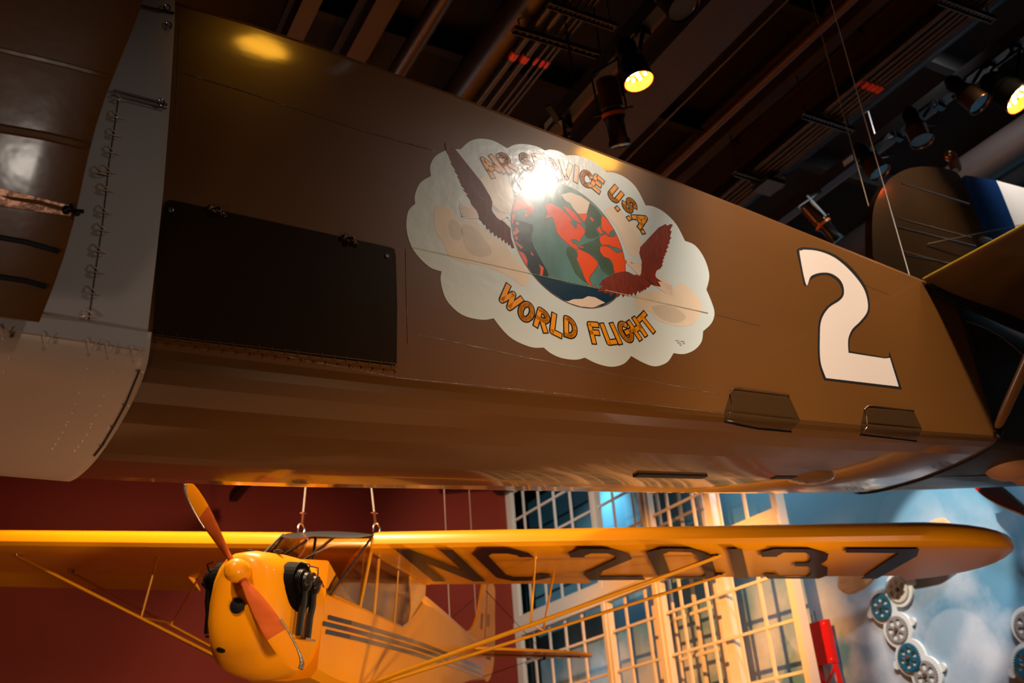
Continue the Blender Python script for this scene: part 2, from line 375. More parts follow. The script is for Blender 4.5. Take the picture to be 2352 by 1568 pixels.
def ztop(s): return lerp(s, [-2.02, -1.6, -.62, 1.386, 3.205, 5.4], [3.222, 3.272, 3.304, 3.287, 3.25, 3.2])
def zbot(s): return lerp(s, [-3.6, -2, -.95, .41, 1.55, 2.6, 3.56, 5.4], [1.56, 1.60, 1.68, 1.80, 1.915, 2.02, 2.13, 2.30])
def zcen(s): return lerp(s, [-3.6, -1.96, -1.13, .036, .8, 1.64, 3.6, 5.4], [1.36, 1.412, 1.479, 1.612, 1.695, 1.785, 2.03, 2.2])
def section(s, off=0.0, yin=0.0):
    zt, zb, zc = ztop(s), zbot(s), zcen(s); d = zb-zc; hw = lerp(s, [-3.6, 3.56, 5.4], [.63, .6, .46])
    half = [(.30, zt+.05), (.12, zt+.035), (.028, zt+.016), (.017, zt-.010), (.009, zt-.10), (.003, zt-.2), (0, zt-.3), (0, (zt+zb)/2), (0, zb),
            (.006, zb-d*.18), (.022, zb-d*.34), (.07, zb-d*.53), (.17, zb-d*.72), (.31, zb-d*.87), (.46, zb-d*.96), (.58, zc)]
    hh = [(yin+w-off*(1 if i < 12 else .6), z-(0 if i < 9 else off*min(1, (i-8)/4))) for i, (w, z) in enumerate(half)]
    W2 = 2*hw
    return [(s, w, z) for w, z in hh]+[(s, W2-w, z) for w, z in hh[::-1]]
b = MB(); ss = [-2.03+.35*k for k in range(16)]; ss = [s for s in ss if s < 3.55]+[3.57]
b.loft([section(s) for s in ss])
# belly facets use their own material
fus = b.build('fuselage', [BROWN, BELLY], bi)
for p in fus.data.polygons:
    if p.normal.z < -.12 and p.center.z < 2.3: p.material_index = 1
fus.data.shade_smooth(); fus.data.set_sharp_from_angle(angle=math.radians(3.5))
fbm = bmesh.new(); fbm.from_mesh(fus.data); FB = BVHTree.FromBMesh(fbm); fbm.free()
Minv = (Matrix.Translation(FO) @ Matrix.Rotation(FA, 4, 'Z')).inverted()
def hit(bvh, p, off=.0, minv=None):
    mi = minv or Minv
    o = mi @ O; d = (mi.to_3x3() @ ray(p)).normalized()
    h = bvh.ray_cast(o, d)
    if h[0] is None: return None
    n = h[1]
    if n.dot(d) > 0: n = -n
    return h[0]+n*off
def seam(name, pts, r, m, off=0, parent=bi, bvh=FB, n=6, sub=8):
    P = []
    for a, c in zip(pts[:-1], pts[1:]):
        for k in range(sub):
            t = k/sub; P.append(hit(bvh, (a[0]+(c[0]-a[0])*t, a[1]+(c[1]-a[1])*t), off))
    P.append(hit(bvh, pts[-1], off)); P = [p for p in P if p is not None]
    if len(P) < 2: return None
    bb = MB(); bb.tube(P, r, n); return bb.build(name, m, parent, smooth=True)
# aft body beyond the black station line
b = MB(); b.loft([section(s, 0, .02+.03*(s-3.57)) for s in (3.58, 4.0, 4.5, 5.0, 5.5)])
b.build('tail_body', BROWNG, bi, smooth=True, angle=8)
b = MB(); b.loft([section(s, .012) for s in (3.555, 3.585)]); b.build('station_band', BLK, bi)
sm = mat('seam_tape', (104, 76, 48), .22, coat=1, bump=.8, bscale=90)
for nm, pts, r in (('upper_seam', [(412,165),(560,210),(830,300),(1000,347)], .0022), ('lower_seam', [(962,768),(1205,820),(1650,905)], .0018),
                   ('door_seam', [(931,572),(933,680),(936,790)], .0018), ('nose_seam', [(412,60),(408,165),(403,300)], .0018),
                   ('aft_seam', [(1975,650),(2045,678)], .002), ('mid_seam', [(1645,722),(1745,748)], .002), ('chine_seam', [(640,815),(920,868),(1300,905),(1660,950)], .0018)):
    seam(nm, pts, r, sm)

# --- hatch
def Fp(pts, w=0.0): return [F(p, 1, w) for p in pts]
ht = MB(); hp = [(352,765),(362,560),(376,475),(381,464),(390,460),(895,569),(905,573),(908,590),(911,700),(910,836)]
ht.poly(Fp(hp, -.0015), (0, -.005, 0)); hatch = ht.build('hatch', BROWNG, bi)
tag(hatch, 'dark glossy rectangular access hatch')
for c in ((497,484),(803,551)):
    lb = MB(); q = F(c, 1, -.012)
    lb.ball(q, .016, 5, sc=(1.2,.8,.8)); lb.ball(q+Vector((.022,0,-.006)), .011, 5); lb.ball(q+Vector((-.026,0,.006)), .012, 5); lb.ball(q+Vector((.036,0,-.014)), .007, 5)
    lb.lathe(q+Vector((.004,-.004,0)), (0,-1,0), [(0,.012),(.012,.012),(.014,.007),(.006,.006)], 12)
    lb.bar(q+Vector((-.036,.004,.01)), q+Vector((.04,.004,-.012)), .016, .010, (0,1,0))
    lb.build('latch', mat('bronze_latch', (96,74,52), .3, metal=.9, bump=.5, bscale=120), hatch, smooth=True)
for c in ((392,482),(889,588)):
    lb = MB(); lb.lathe(F(c,1,-.007), (0,-1,0), [(0,.011),(.003,.011),(.004,.008),(.002,.007)], 14); lb.build('screw', STEEL if 0 else mat('dull_screw',(120,104,88),.35,metal=.8), hatch, smooth=True)
hg = MB(); a, c = F((356,774),1,-.008), F((912,843),1,-.008); hg.tube([a,c], .0045, 8)
for k in range(19):
    t = (k+.5)/19; q = a+(c-a)*t; hg.box((q.x-.002,q.y-.006,q.z-.006),(q.x+.002,q.y+.003,q.z+.006)) ; hg.ball(q+Vector((0,.002,.020)), .0035, 4); hg.ball(q+Vector((.02,.004,-.018)), .0035, 4)
a2, c2 = F((356,768),1,-.007), F((912,836),1,-.007); hg.bar(a2,c2,.004,.003,(0,1,0))
hg.build('hinge', mat('hinge_bronze', (136,94,50), .3, metal=.85), hatch)

# --- aluminium side panel and its laces
al = MB(); ap = [(-260,640),(-260,-60),(402,-60),(400,60),(389,245),(374,440),(371,470),(357,600),(338,763),(200,742)]
al.poly(Fp(ap, -.001), (0,-.006,0)); alu = al.build('side_cowling', ALU, bi); tag(alu, 'grey bare metal side panel laced with wire')
lid = MB(); lid.poly(Fp([(300,40),(396,28),(400,62),(389,247),(384,250),(230,205)], -.0075), (0,-.004,0)); lid.build('lid', ALU, alu)
rodm = mat('brown_rod', (96,70,60), .4, metal=.5)
for p0_, p1_, r_ in (((262,207),(384,240),.005),((258,218),(382,250),.003),((322,12),(400,30),.005)):
    rb = MB(); rb.tube([F(p0_,1,-.016), F(p1_,1,-.016)], r_, 6); rb.build('hinge_rod', rodm, alu, smooth=True)
for c in ((387,57),(384,17),(371,235)):
    lk = MB(); q = F(c,1,-.018); lk.tube([q+Vector((.012*math.cos(t),0,.016*math.sin(t))) for t in [k*PI/6 for k in range(11)]], .003, 6); lk.tube([q+Vector((.012,0,.0)), q+Vector((.008,-.006,-.02))], .0035, 6); lk.build('ring_fastener', STEEL, alu, smooth=True)
sl = MB(); sl.tube([F(p,1,-.0075) for p in ((272,228),(262,300),(250,380),(244,440),(235,520),(220,620),(204,735))], .0024, 5); sl.build('lace_slit', mat('slit_dark',(60,44,40),.6), alu)
for c in ((272,225),(266,265),(262,306),(256,346),(228,393),(248,390),(242,432),(238,483),(234,524),(226,572),(220,619),(213,668),(207,720)):
    q = F(c,1,-.012); lc = MB(); k = 1.15
    lc.tube([q+Vector((-.020*k,.006,.014*k)), q+Vector((-.012*k,-.006,.010*k)), q+Vector((.010*k,-.010,-.008*k)), q+Vector((.024*k,-.004,-.010*k)), q+Vector((.010*k,-.010,-.012*k)), q+Vector((-.014*k,-.004,-.012*k)), q+Vector((-.022*k,.006,-.014*k))], .0028, 6)
    for h in ((-.020,.014),(-.022,-.014)): lc.lathe(q+Vector((h[0]*k,.006,h[1]*k)), (0,-1,0), [(0,.0055),(.002,.0055),(.002,.003),(.001,.003)], 8)
    lc.ball(q+Vector((.004,-.012,-.008)), .004, 4)
    lc.build('lace', WIREM, alu, smooth=True)
# --- forward belly cowling (tan)
cw = MB(); cws = [-3.9,-3.2,-2.6,-2.2,-2.02,-1.985]
def cowlsec(s):
    return [(x, y-.012, z) for (x, y, z) in section(s, .014)[8:16]]
def cowlring(s):
    base = section(s, .014)[8:24]; base = [(x, y-.004, z) for x, y, z in base]
    r = []
    for i in range(len(base)-1):
        for t in (0, .34, .67): r.append(tuple(base[i][k]+(base[i+1][k]-base[i][k])*t for k in range(3)))
    r.append(base[-1]); up = (base[0][0], base[0][1], zbot(s)+.055); return [up]+r
def smooth_ring(r):
    for _ in range(6):
        r = [r[0]]+[tuple((r[i-1][k]+2*r[i][k]+r[i+1][k])/4 for k in range(3)) for i in range(1, len(r)-1)]+[r[-1]]
    return r
cw.loft([smooth_ring(cowlring(s)) for s in cws], cap=False, closed=False)
cowl = cw.build('belly_cowling', TAN, bi, smooth=True, angle=60, fix=False); tag(cowl, 'tan riveted metal belly cowling')
sol = cowl.modifiers.new('s', 'SOLIDIFY'); sol.thickness = .006; sol.offset = 0
cbm = bmesh.new(); cbm.from_mesh(cowl.data); CB = BVHTree.FromBMesh(cbm); cbm.free()
fl = MB(); fl.poly(Fp([(-250,690),(200,742),(338,764),(336,806),(225,788),(0,755),(-250,715)], -.024), (0,-.003,0)); fl.build('lacing_flange', ALU, bi)
for c in ((10,762),(110,777),(211,792),(254,800),(312,808)):
    lc = MB(); q = F(c,1,-.032)
    lc.tube([q+Vector((-.022,.004,.022)), q+Vector((-.018,-.002,.018)), q+Vector((0,-.003,-.024)), q+Vector((.016,-.002,.018)), q+Vector((.020,.004,.022))], .0028, 6)
    lc.ball(q+Vector((0,-.001,-.024)), .006, 4); lc.build('lace', WIREM, bi, smooth=True)
rv = [(785,565),(755,672),(717,780),(680,880),(650,965),(610,1042),(593,1070),(563,1137),(528,1195),(500,1245),(470,1283),(1020,590),(975,700),(935,808),(897,900),(862,987),(823,1062),(812,1090),(780,1158),(740,1215),(703,1268),(670,1303),(980,1085),(968,1105),(82,475),(38,592),(2,705)]
rb = MB()
for p in sc(rv, 0, 700, 3.92):
    q = hit(CB, p, .004)
    if q: rb = MB(); rb.ball(q, .0042, 4); rb.build('rivet', RIVM, cowl, smooth=True)
bw = sc([(1250,590),(1130,885),(1025,1080),(925,1250),(850,1345)], 0, 700, 3.92)
seam('bead_wire', bw, .003, mat('bead_dark',(60,52,46),.4,metal=.6), .007, cowl, CB)
for p in bw[:4]:
    q = hit(CB, p, .01)
    if q: s_ = MB(); s_.tube([q+Vector((-.012,0,0)), q+Vector((0,-.006,.004)), q+Vector((.012,0,0))], .003, 5); s_.build('wire_clip', STEEL, cowl, smooth=True)

# --- near wing panel at far left
wg = MB(); lo, hi = F((90,740),1,-.22), F((320,0),1,-.62); dd = hi-lo
e0, e1 = lo-dd*.0, hi+dd*.18; L = Vector((-1.5,0,-.10))
nrm = L.cross(e1-e0).normalized()
if nrm.y > 0: nrm = -nrm
th = nrm*-.07
ring = []
for k in range(13):
    t = k/12; e = e0+(e1-e0)*t+Vector((.012*math.sin(t*9),0,0)); r = [e, e+L*.03+nrm*.010, e+L*.10+nrm*.014, e+L*.4+nrm*.02, e+L, e+L+th*1.6, e+L*.4+th*1.2, e+L*.05+th*.4]; ring.append(r)
wg.loft(ring); wing = wg.build('wing', WINGB, bi, smooth=True, angle=30); tag(wing, 'brown fabric wing panel, out of focus in the near corner')
wbm = bmesh.new(); wbm.from_mesh(wing.data); WB = BVHTree.FromBMesh(wbm); wbm.free()
for pts, r in (([(-40,100),(0,115),(150,150),(262,180)], .010), ([(-40,285),(0,295),(100,312),(210,338)], .016), ([(-40,440),(0,452),(90,465),(178,490)], .010)):
    seam('rib', pts, r, WINGB, -.002, bi, WB)
for pts in ([(-20,542),(60,556),(134,577)], [(-20,633),(60,645),(105,658)]):
    seam('slot', pts, .009, BLK, .0, bi, WB)
_h = hit(WB, (112, 385)); _Mw = Minv.inverted()
if _h:
    _P = _Mw @ _h; _n = (_Mw.to_3x3() @ nrm).normalized(); _r = (_P-O).normalized(); _q = _r-_n*2*_r.dot(_n)
    lamp('wing_streak_fill', _P+_q*2.6, _P, 16, NEU, 50, 1, .05, rel=False)  # lamp added at the mirror point to produce the wing's bright streak
pt = MB(); pq = [hit(WB, p, .004) for p in ((-20,470),(160,497),(150,494),(164,474),(0,432),(-20,428))]
if all(pq): pt.poly([pq[0], pq[1], pq[3], pq[4], pq[5]], nrm*.004); pt.build('metal_fitting', mat('fitting_copper',(150,104,80),.3,metal=.6,bump=.4,bscale=20), bi)
ft = MB(); q = hit(WB, (150,482), .01)
if q: ft.ball(q, .014, 5); ft.ball(q+Vector((.03,-.01,-.01)), .010, 5); ft.ball(q+Vector((.012,0,.018)), .008, 5); ft.bar(q, q+Vector((.05,0,.008)), .01); ft.build('pulley_bolt', DKMET, bi, smooth=True)

# --- numeral 2
def smoothc(pts, corners, k=6):
    n = len(pts); out = []
    for i in range(n):
        p1, p2 = pts[i], pts[(i+1) % n]
        p0 = p1 if i in corners else pts[i-1]; p3 = p2 if (i+1) % n in corners else pts[(i+2) % n]
        if i in corners and (i+1) % n in corners: out.append(p1); continue
        a_, b_, c_, d_ = [Vector((*q, 0)) for q in (p0, p1, p2, p3)]
        for t in range(k):
            t = t/k; q = .5*((2*b_)+(c_-a_)*t+(2*a_-5*b_+4*c_-d_)*t*t+(3*b_-a_-3*c_+d_)*t**3); out.append((q.x, q.y))
    return out
N2o = sc([(650,60),(655,30),(700,22),(800,35),(900,75),(1000,155),(1080,260),(1110,350),(1110,440),(1060,510),(1010,560),(985,620),(985,690),(1220,730),(1236,720),(1240,690),(1320,935),(820,875),(785,760),(780,600),(790,480),(840,400),(910,350),(935,310),(915,250),(860,205),(800,200),(740,225),(710,272),(690,265)], 1600, 560, 2.8005)
N2i = sc([(663,62),(675,43),(700,37),(790,48),(890,90),(985,170),(1065,270),(1097,355),(1097,435),(1050,500),(1000,550),(975,615),(977,700),(1215,737),(1243,732),(1300,917),(832,862),(797,755),(793,600),(803,490),(850,412),(925,360),(949,310),(930,240),(870,192),(800,185),(735,208),(705,262)], 1600, 560, 2.8005)
N2o = smoothc(N2o, (12,13,15,16,17,28,29)); N2i = smoothc(N2i, (12,13,14,15,16,28))
b = MB(); b.poly(Fp(N2o, -.0006), (0,-.0004,0)); b.poly(Fp(N2i, -.0011), (0,-.0002,0), 1)
b.build('numeral', [BLK, NUM], bi)

# --- emblem
lobes = [[(1057.8,342.7),(1080,324),(1105,318.5),(1135,324)],[(1164.5,340.8),(1182,332.5),(1205,331),(1232,336)],[(1251.5,345.6),(1266,343.5),(1285,347.5)],
[(1300.7,356.8),(1320,357),(1345,363),(1372,377)],[(1392.8,395.6),(1412,397),(1438,409),(1462,432)],[(1482.8,471.8),(1500,474),(1525,487),(1553,515)],
[(1573,553),(1597,564),(1618,594),(1629,632)],[(1622.4,665.2),(1633,690),(1641,718),(1634,742)],[(1614.8,760.5),(1611,785),(1594,804),(1570,813)],
[(1546.9,810.6),(1532,832),(1505,841),(1478,833)],[(1449.7,817.3),(1433,835),(1405,842),(1372,835)],[(1343,821),(1322,826),(1290,822),(1265,811)],
[(1249,798),(1220,797),(1180,780),(1155,758)],[(1133.7,730.8),(1105,734),(1060,722),(1025,688),(1012,645)],[(1014.3,623.1),(985,612),(950,575),(934,530),(937,487)],
[(953.6,467.9),(953,448),(965,420)],[(989.7,404.2),(988,382),(999,360),(1020,347),(1040,343)]]
cp = []
for i, L_ in enumerate(lobes):
    nx = lobes[(i+1) % len(lobes)][0]; P = L_+[nx]; P = [P[0]]+P+[P[-1]]
    for j in range(1, len(P)-2):
        p0, p1, p2, p3 = [Vector((*P[j+k], 0)) for k in (-1,0,1,2)]
        for t in (0, .25, .5, .75):
            q = .5*((2*p1)+(p2-p0)*t+(2*p0-5*p1+4*p2-p3)*t*t+(3*p1-p0-3*p2+p3)*t**3); cp.append((q.x, q.y))
def pp(mb, pts, w, mi=0, ox=0, oy=0, s=1, sm_=0):
    pts = sc(pts, ox, oy, s)
    if sm_: pts = smoothpoly(pts, sm_)
    mb.poly(Fp(pts, -(w*.15+.0014)), (0,-.00004,0), mi)
em = MB(); em.poly(Fp(cp, -.0006), (0,-.0006,0))
pc = lambda pts, w=.0020, mi=1: pp(em, pts, w, mi, sm_=3)
pc([(1000,478),(1015,472),(1035,480),(1052,505),(1068,508),(1090,508),(1105,520),(1130,545),(1160,560),(1180,590),(1200,610),(1213,630),(1214,648),(1200,657),(1185,645),(1160,630),(1120,612),(1090,606),(1060,600),(1030,585),(1020,560),(1003,535),(997,505)])
pc([(1100,420),(1115,400),(1140,385),(1160,400),(1175,430),(1180,470),(1160,490),(1130,470),(1110,450)], .0020, 1)
pc([(1388,486),(1405,474),(1425,480),(1436,497),(1455,512),(1465,530),(1474,550),(1474,570),(1462,588),(1450,588),(1440,575),(1430,555),(1415,520)])
pc([(1555,655),(1570,652),(1590,668),(1608,688),(1612,710),(1598,738),(1580,748),(1555,748),(1530,742),(1510,735),(1495,715),(1470,712),(1460,697),(1462,680),(1480,672),(1510,668),(1540,672)])
pc([(1035,505),(1050,508),(1062,530),(1058,550),(1040,548),(1030,525)], .0028, 2); pc([(1060,520),(1085,520),(1110,545),(1130,580),(1100,590),(1070,570)], .0028, 2)
pc([(1497,705),(1530,700),(1560,712),(1575,730),(1550,742),(1515,730)], .0028, 2)
emb = em.build('emblem', [CLOUDM, PEACH, PEACH2], bi); tag(emb, 'pale scalloped cloud emblem with globe, two eagles and orange lettering')
# globe
G = [(1176.6,487.7),(1169.7,506.6),(1335,452.4),(1354,466),(1383.3,491),(1405.7,518.7),(1431.5,570),(1437.8,590.6),(1440.3,623),(1390,693),(1352.7,702),(1318.3,697.7),(1280,681),(1302.6,692),(1226,636.5),(1187.8,581)]
gp = [F(p) for p in G]
gx = .5*(max(p.x for p in gp)+min(p.x for p in gp)); gz = .5*(max(p.z for p in gp)+min(p.z for p in gp)); gr = 0
for _ in range(200):
    gr = sum(math.hypot(p.x-gx, p.z-gz) for p in gp)/len(gp)
    dx = sum((1-gr/math.hypot(p.x-gx, p.z-gz))*(p.x-gx) for p in gp)/len(gp); dz = sum((1-gr/math.hypot(p.x-gx, p.z-gz))*(p.z-gz) for p in gp)/len(gp)
    gx += dx; gz += dz
circ = [(gx+math.cos(2*PI*k/72), gz+math.sin(2*PI*k/72)) for k in range(72)]
g = MB()
def cpl(r, w): return [(gx+r*math.cos(2*PI*k/72), -w, gz+r*math.sin(2*PI*k/72)) for k in range(72)]
g.poly(cpl(gr+.004, .00185), (0,-.00004,0), 1); g.poly(cpl(gr, .00198), (0,-.00004,0), 0)
def gq(pts, w, mi, sm_=2, grow=0, ox=1150, oy=430, s=5.6):
    P = sc(pts, ox, oy, s)
    if sm_: P = smoothpoly(P, sm_)
    Q = []
    for q in Fp(P, -w):
        d = Vector((q.x-gx, 0, q.z-gz))
        if d.length > gr-.001: d = d.normalized()*(gr-.001)
        Q.append((gx+d.x, -(w*.15+.0014), gz+d.z))
    g.poly(Q, (0,-.00004,0), mi)
gq([(110,380),(200,420),(420,480),(400,620),(430,760),(540,960),(620,1120),(560,1150),(380,1120),(300,980),(180,800),(100,600)], .0044, 2)
gq([(380,1110),(600,1160),(850,1225),(1180,1290),(1480,1330),(1500,1500),(1100,1560),(800,1460),(500,1260)], .0046, 3)
gq([(860,760),(960,800),(1000,900),(1000,980),(1080,1150),(1130,1230),(1060,1200),(960,1100),(900,960),(850,860)], .0044, 4)
gq([(1010,800),(1050,740),(1200,680),(1290,640),(1280,760),(1300,850),(1400,920),(1470,1080),(1400,1130),(1300,1060),(1250,940),(1150,850)], .0044, 4)
gq([(1120,330),(1150,200),(1300,360),(1290,480),(1230,540),(1270,620),(1150,660),(1080,600),(1100,500),(1080,440)], .0044, 4)
LAND = [[(600,210),(660,210),(800,290),(880,370),(920,410),(900,440),(940,500),(980,530),(990,460),(1040,490),(1090,560),(1060,620),(1030,660),(1015,710),(1000,680),(960,665),(915,665),(930,720),(975,730),(1000,780),(975,792),(900,745),(820,675),(740,590),(715,520),(690,420),(660,370),(560,400),(620,340),(580,260)],
 [(810,230),(880,270),(960,330),(1020,420),(1045,460),(960,420),(900,360),(840,280)],[(1000,330),(1110,320),(1115,360),(1085,440),(1060,420)],
 [(985,785),(1050,810),(1150,860),(1252,960),(1240,1020),(1190,1090),(1142,1160),(1150,1210),(1180,1262),(1130,1230),(1080,1150),(1040,1030),(983,920),(1000,880)],
 [(1285,770),(1340,750),(1420,780),(1500,840),(1590,825),(1640,880),(1650,1000),(1640,1090),(1480,1110),(1450,980),(1400,910),(1340,890),(1290,830)],
 [(1290,630),(1360,600),(1390,630),(1470,630),(1490,580),(1540,600),(1590,700),(1610,810),(1500,770),(1430,755),(1400,735),(1310,735),(1280,680)],
 [(1312,360),(1400,440),(1470,530),(1420,560),(1390,610),(1360,570),(1310,540),(1300,450)],[(1245,535),(1270,500),(1320,580),(1290,600)],[(1150,380),(1175,380),(1205,430),(1180,430)],
 [(170,800),(260,830),(300,850),(345,940),(330,1020),(300,1020),(200,900)],[(230,130),(320,130),(440,260),(330,375),(310,350),(370,290),(280,270),(150,300)],
 [(120,330),(195,340),(140,480),(120,510),(90,400)],[(200,510),(240,560),(225,585),(120,605),(120,565),(200,560)],[(190,690),(290,770),(270,785),(175,710)],[(200,445),(235,445),(235,475),(205,475)],[(195,620),(220,640),(215,680),(195,660)],
 [(120,640),(180,665),(150,672),(120,668)],[(500,990),(555,1030),(540,1135),(512,1130),(522,1050)],[(385,815),(428,872),(405,868)],[(1190,1250),(1235,1295),(1200,1285)],[(340,1040),(380,1060),(375,1085)],[(1010,745),(1085,770),(1040,775)]]
for L_ in LAND:
    cxm = sum(p[0] for p in L_)/len(L_); cym = sum(p[1] for p in L_)/len(L_)
    n = len(L_); G_ = []
    P = L_; area = sum(P[i][0]*P[(i+1)%n][1]-P[(i+1)%n][0]*P[i][1] for i in range(n)); sg = 1 if area > 0 else -1
    for i in range(n):
        a_, c_ = Vector(P[i-1]), Vector(P[(i+1)%n]); d = (c_-a_).normalized(); G_.append((P[i][0]+sg*d.y*7, P[i][1]-sg*d.x*7))
    gq(G_, .0050, 1, 0 if n < 7 else 2); gq(L_, .0056, 5, 0 if n < 7 else 2)
gq([(780,90),(900,60),(1040,110),(1150,190),(1130,270),(1110,330),(1000,335),(940,270),(900,200),(840,170)], .0060, 6, 0)
gq([(830,1480),(870,1462),(940,1435),(1060,1430),(1130,1395),(1220,1410),(1350,1480),(1200,1560),(1040,1560),(900,1530)], .0056, 6, 0)
g.build('globe', [SEA, OUTR, SEAD, SEAB, SEAG, ORNG, ICE], emb)
# eagles
e = MB(); E1 = (1000, 310, 6.029)
pp(e, [(130,100),(210,140),(290,210),(400,350),(520,500),(640,650),(760,850),(790,930),(780,1040),(870,1140),(960,1210),(1040,1290),(1050,1420),(1095,1560),(1060,1568),(1040,1510),(1020,1530),(1000,1480),(970,1500),(955,1440),(925,1470),(905,1410),(870,1430),(855,1380),(820,1400),(805,1340),(770,1360),(750,1300),(710,1300),(700,1240),(670,1240),(640,1190),(610,1170),(590,1090),(560,1030),(500,950),(480,890),(430,830),(455,820),(385,760),(410,745),(350,690),(375,690),(325,630),(355,640),(300,570),(325,570),(260,490),(295,500),(205,380),(240,400),(185,300),(215,330),(150,220)], .0064, 0, *E1)
for i in range(9):
    t = i/9; pp(e, [(300+t*420, 330+t*640),(306+t*420, 326+t*640),(190+t*300, 230+t*560)], .0071, 1, *E1)
pp(e, [(790,1060),(870,1070),(960,1100),(1025,1140),(960,1155),(900,1180),(850,1140)], .0066, 2, *E1)
pp(e, [(985,1130),(1025,1140),(990,1148)], .0073, 1, *E1)
pp(e, [(340,960),(500,985),(560,1030),(600,1090),(610,1150),(480,1158),(390,1145),(350,1080),(335,1000)], .0061, 2, *E1)
for k in range(6): pp(e, [(345, 985+k*28),(350, 990+k*28),(560, 1040+k*18)], .0068, 1, *E1)
e.build('eagle', [EAG2, LETK, ICE], emb)
e = MB(); E2 = (1350, 500, 7.128)
pp(e, [(1130,960),(1240,1000),(1390,1110),(1395,1150),(1390,1215),(1370,1280),(1250,1210),(1110,1120)], .0062, 2, *E2)
for k in range(5): pp(e, [(1180+k*12,1040+k*22),(1385,1128+k*34),(1387,1134+k*34)], .0069, 1, *E2)
pp(e, [(1275,100),(1300,130),(1360,100),(1395,115),(1345,205),(1375,220),(1345,310),(1370,320),(1330,390),(1350,400),(1300,460),(1330,465),(1280,530),(1305,545),(1260,590),(1280,600),(1240,640),(1260,650),(1220,700),(1245,700),(1215,760),(1230,775),(1190,830),(1130,860),(1105,930),(1120,980),(1220,1050),(1150,1040),(1200,1130),(1110,1115),(1030,1090),(870,970),(845,945),(880,900),(870,800),(890,720),(845,580),(860,480),(1000,330),(1160,160)], .0066, 0, *E2)
pp(e, [(870,970),(815,932),(760,935),(650,880),(560,880),(440,910),(340,960),(240,1020),(190,1090),(195,1108),(250,1110),(160,1190),(170,1210),(240,1200),(290,1240),(340,1220),(370,1280),(450,1230),(480,1300),(510,1290),(550,1240),(580,1305),(625,1240),(650,1290),(690,1240),(725,1280),(750,1220),(785,1280),(820,1190),(855,1235),(880,1190),(900,1210),(915,1170),(950,1180),(970,1140),(1000,1140),(1035,1095)], .0066, 0, *E2)
pp(e, [(630,685),(720,700),(800,740),(880,770),(880,850),(860,945),(820,930),(740,840),(645,750)], .0070, 2, *E2)
pp(e, [(565,700),(600,693),(630,690),(645,755),(612,722),(575,715)], .0070, 3, *E2)
pp(e, [(690,722),(770,750),(715,742)], .0077, 1, *E2); pp(e, [(860,940),(1080,1085),(1060,1085)], .0074, 1, *E2)
e.build('eagle', [EAG, LETK, ICE, ORNG], emb)
# lettering: stroke glyphs on the panel, turned to follow the ring
def arc(cx, cy, rx, ry, a0, a1, n=12): return [(cx+rx*math.cos(math.radians(a0+(a1-a0)*k/n)), cy+ry*math.sin(math.radians(a0+(a1-a0)*k/n))) for k in range(n+1)]
GL = {
 'A': (.56, [[(.0,0),(.28,1),(.56,0)],[(.11,.32),(.45,.32)]]), 'I': (.0, [[(0,0),(0,1)]]),
 'R': (.44, [[(0,0),(0,1),(.16,1)]+arc(.16,.73,.27,.27,90,-90)+[(0,.46)],[(.2,.46),(.46,0)]]),
 'S': (.42, [arc(.22,.74,.22,.25,30,90,6)+arc(.22,.74,.22,.25,90,250)+arc(.20,.26,.23,.26,70,-90)+arc(.20,.26,.23,.26,-90,-160,5)]),
 'E': (.36, [[(.38,1),(0,1),(0,0),(.38,0)],[(0,.53),(.32,.53)]]), 'V': (.5, [[(0,1),(.25,0),(.5,1)]]),
 'C': (.44, [arc(.28,.5,.28,.5,50,310,20)]), 'U': (.44, [[(0,1),(0,.25)]+arc(.22,.25,.22,.25,180,360)+[(.44,1)]]),
 'W': (.74, [[(.0,1),(.16,0),(.37,.9),(.58,0),(.74,1)]]), 'O': (.5, [arc(.25,.5,.25,.5,0,360,28)]),
 'L': (.36, [[(0,1),(0,0),(.38,0)]]), 'D': (.42, [[(0,0),(0,1),(.1,1)]+arc(.1,.5,.34,.5,90,-90,16)+[(0,0)]]),
 'F': (.36, [[(0,0),(0,1),(.38,1)],[(0,.53),(.32,.53)]]),
 'G': (.46, [arc(.27,.5,.27,.5,50,345,20)+[(.54,.46)],[(.3,.46),(.6,.46)]]),
 'H': (.44, [[(0,0),(0,1)],[(.44,0),(.44,1)],[(0,.5),(.44,.5)]]), 'T': (.5, [[(0,1),(.52,1)],[(.26,0),(.26,1)]]), '.': (0, [[(0,-.02),(0,.02)]])}
def glyph(mb, ch, cx, cz, ang, h, sw, w, mi, ext):
    wd_, strokes = GL[ch]; ca, sa = math.cos(ang), math.sin(ang)
    def T(x, y):
        x = (x-wd_/2)*h; y = (y-.5)*h; return Vector((cx+x*ca-y*sa, -(w*.15+.0014), cz+x*sa+y*ca))
    for st in strokes:
        P = [T(x, y*(1-sw)+sw/2) for x, y in st]; hw_ = sw*h/2+ext; n = len(P)
        for i in range(n-1):
            d = (P[i+1]-P[i]).normalized(); nn = Vector((-d.z, 0, d.x))*hw_
            a_ = P[i]-(d*hw_*.98 if i == 0 else Vector()); c_ = P[i+1]+(d*hw_*.98 if i == n-2 else Vector())
            mb.add([a_-nn, c_-nn, c_+nn, a_+nn], [(0,1,2,3)], mi)
        for i in range(1, n-1):
            mb.add([P[i]+Vector((math.cos(k*PI/5),0,math.sin(k*PI/5)))*hw_ for k in range(10)], [tuple(range(10))], mi)
lt = MB(); H1 = .105
top = [('A',180,285),('I',285,258),('R',400,238),('S',655,240),('E',815,250),('R',985,310),('V',1150,340),('I',1275,382),('C',1395,435),('E',1535,500),('U',1765,640),('.',1834,780),('S',1945,775),('.',1985,912),('A',2090,960),('.',2168,1092)]
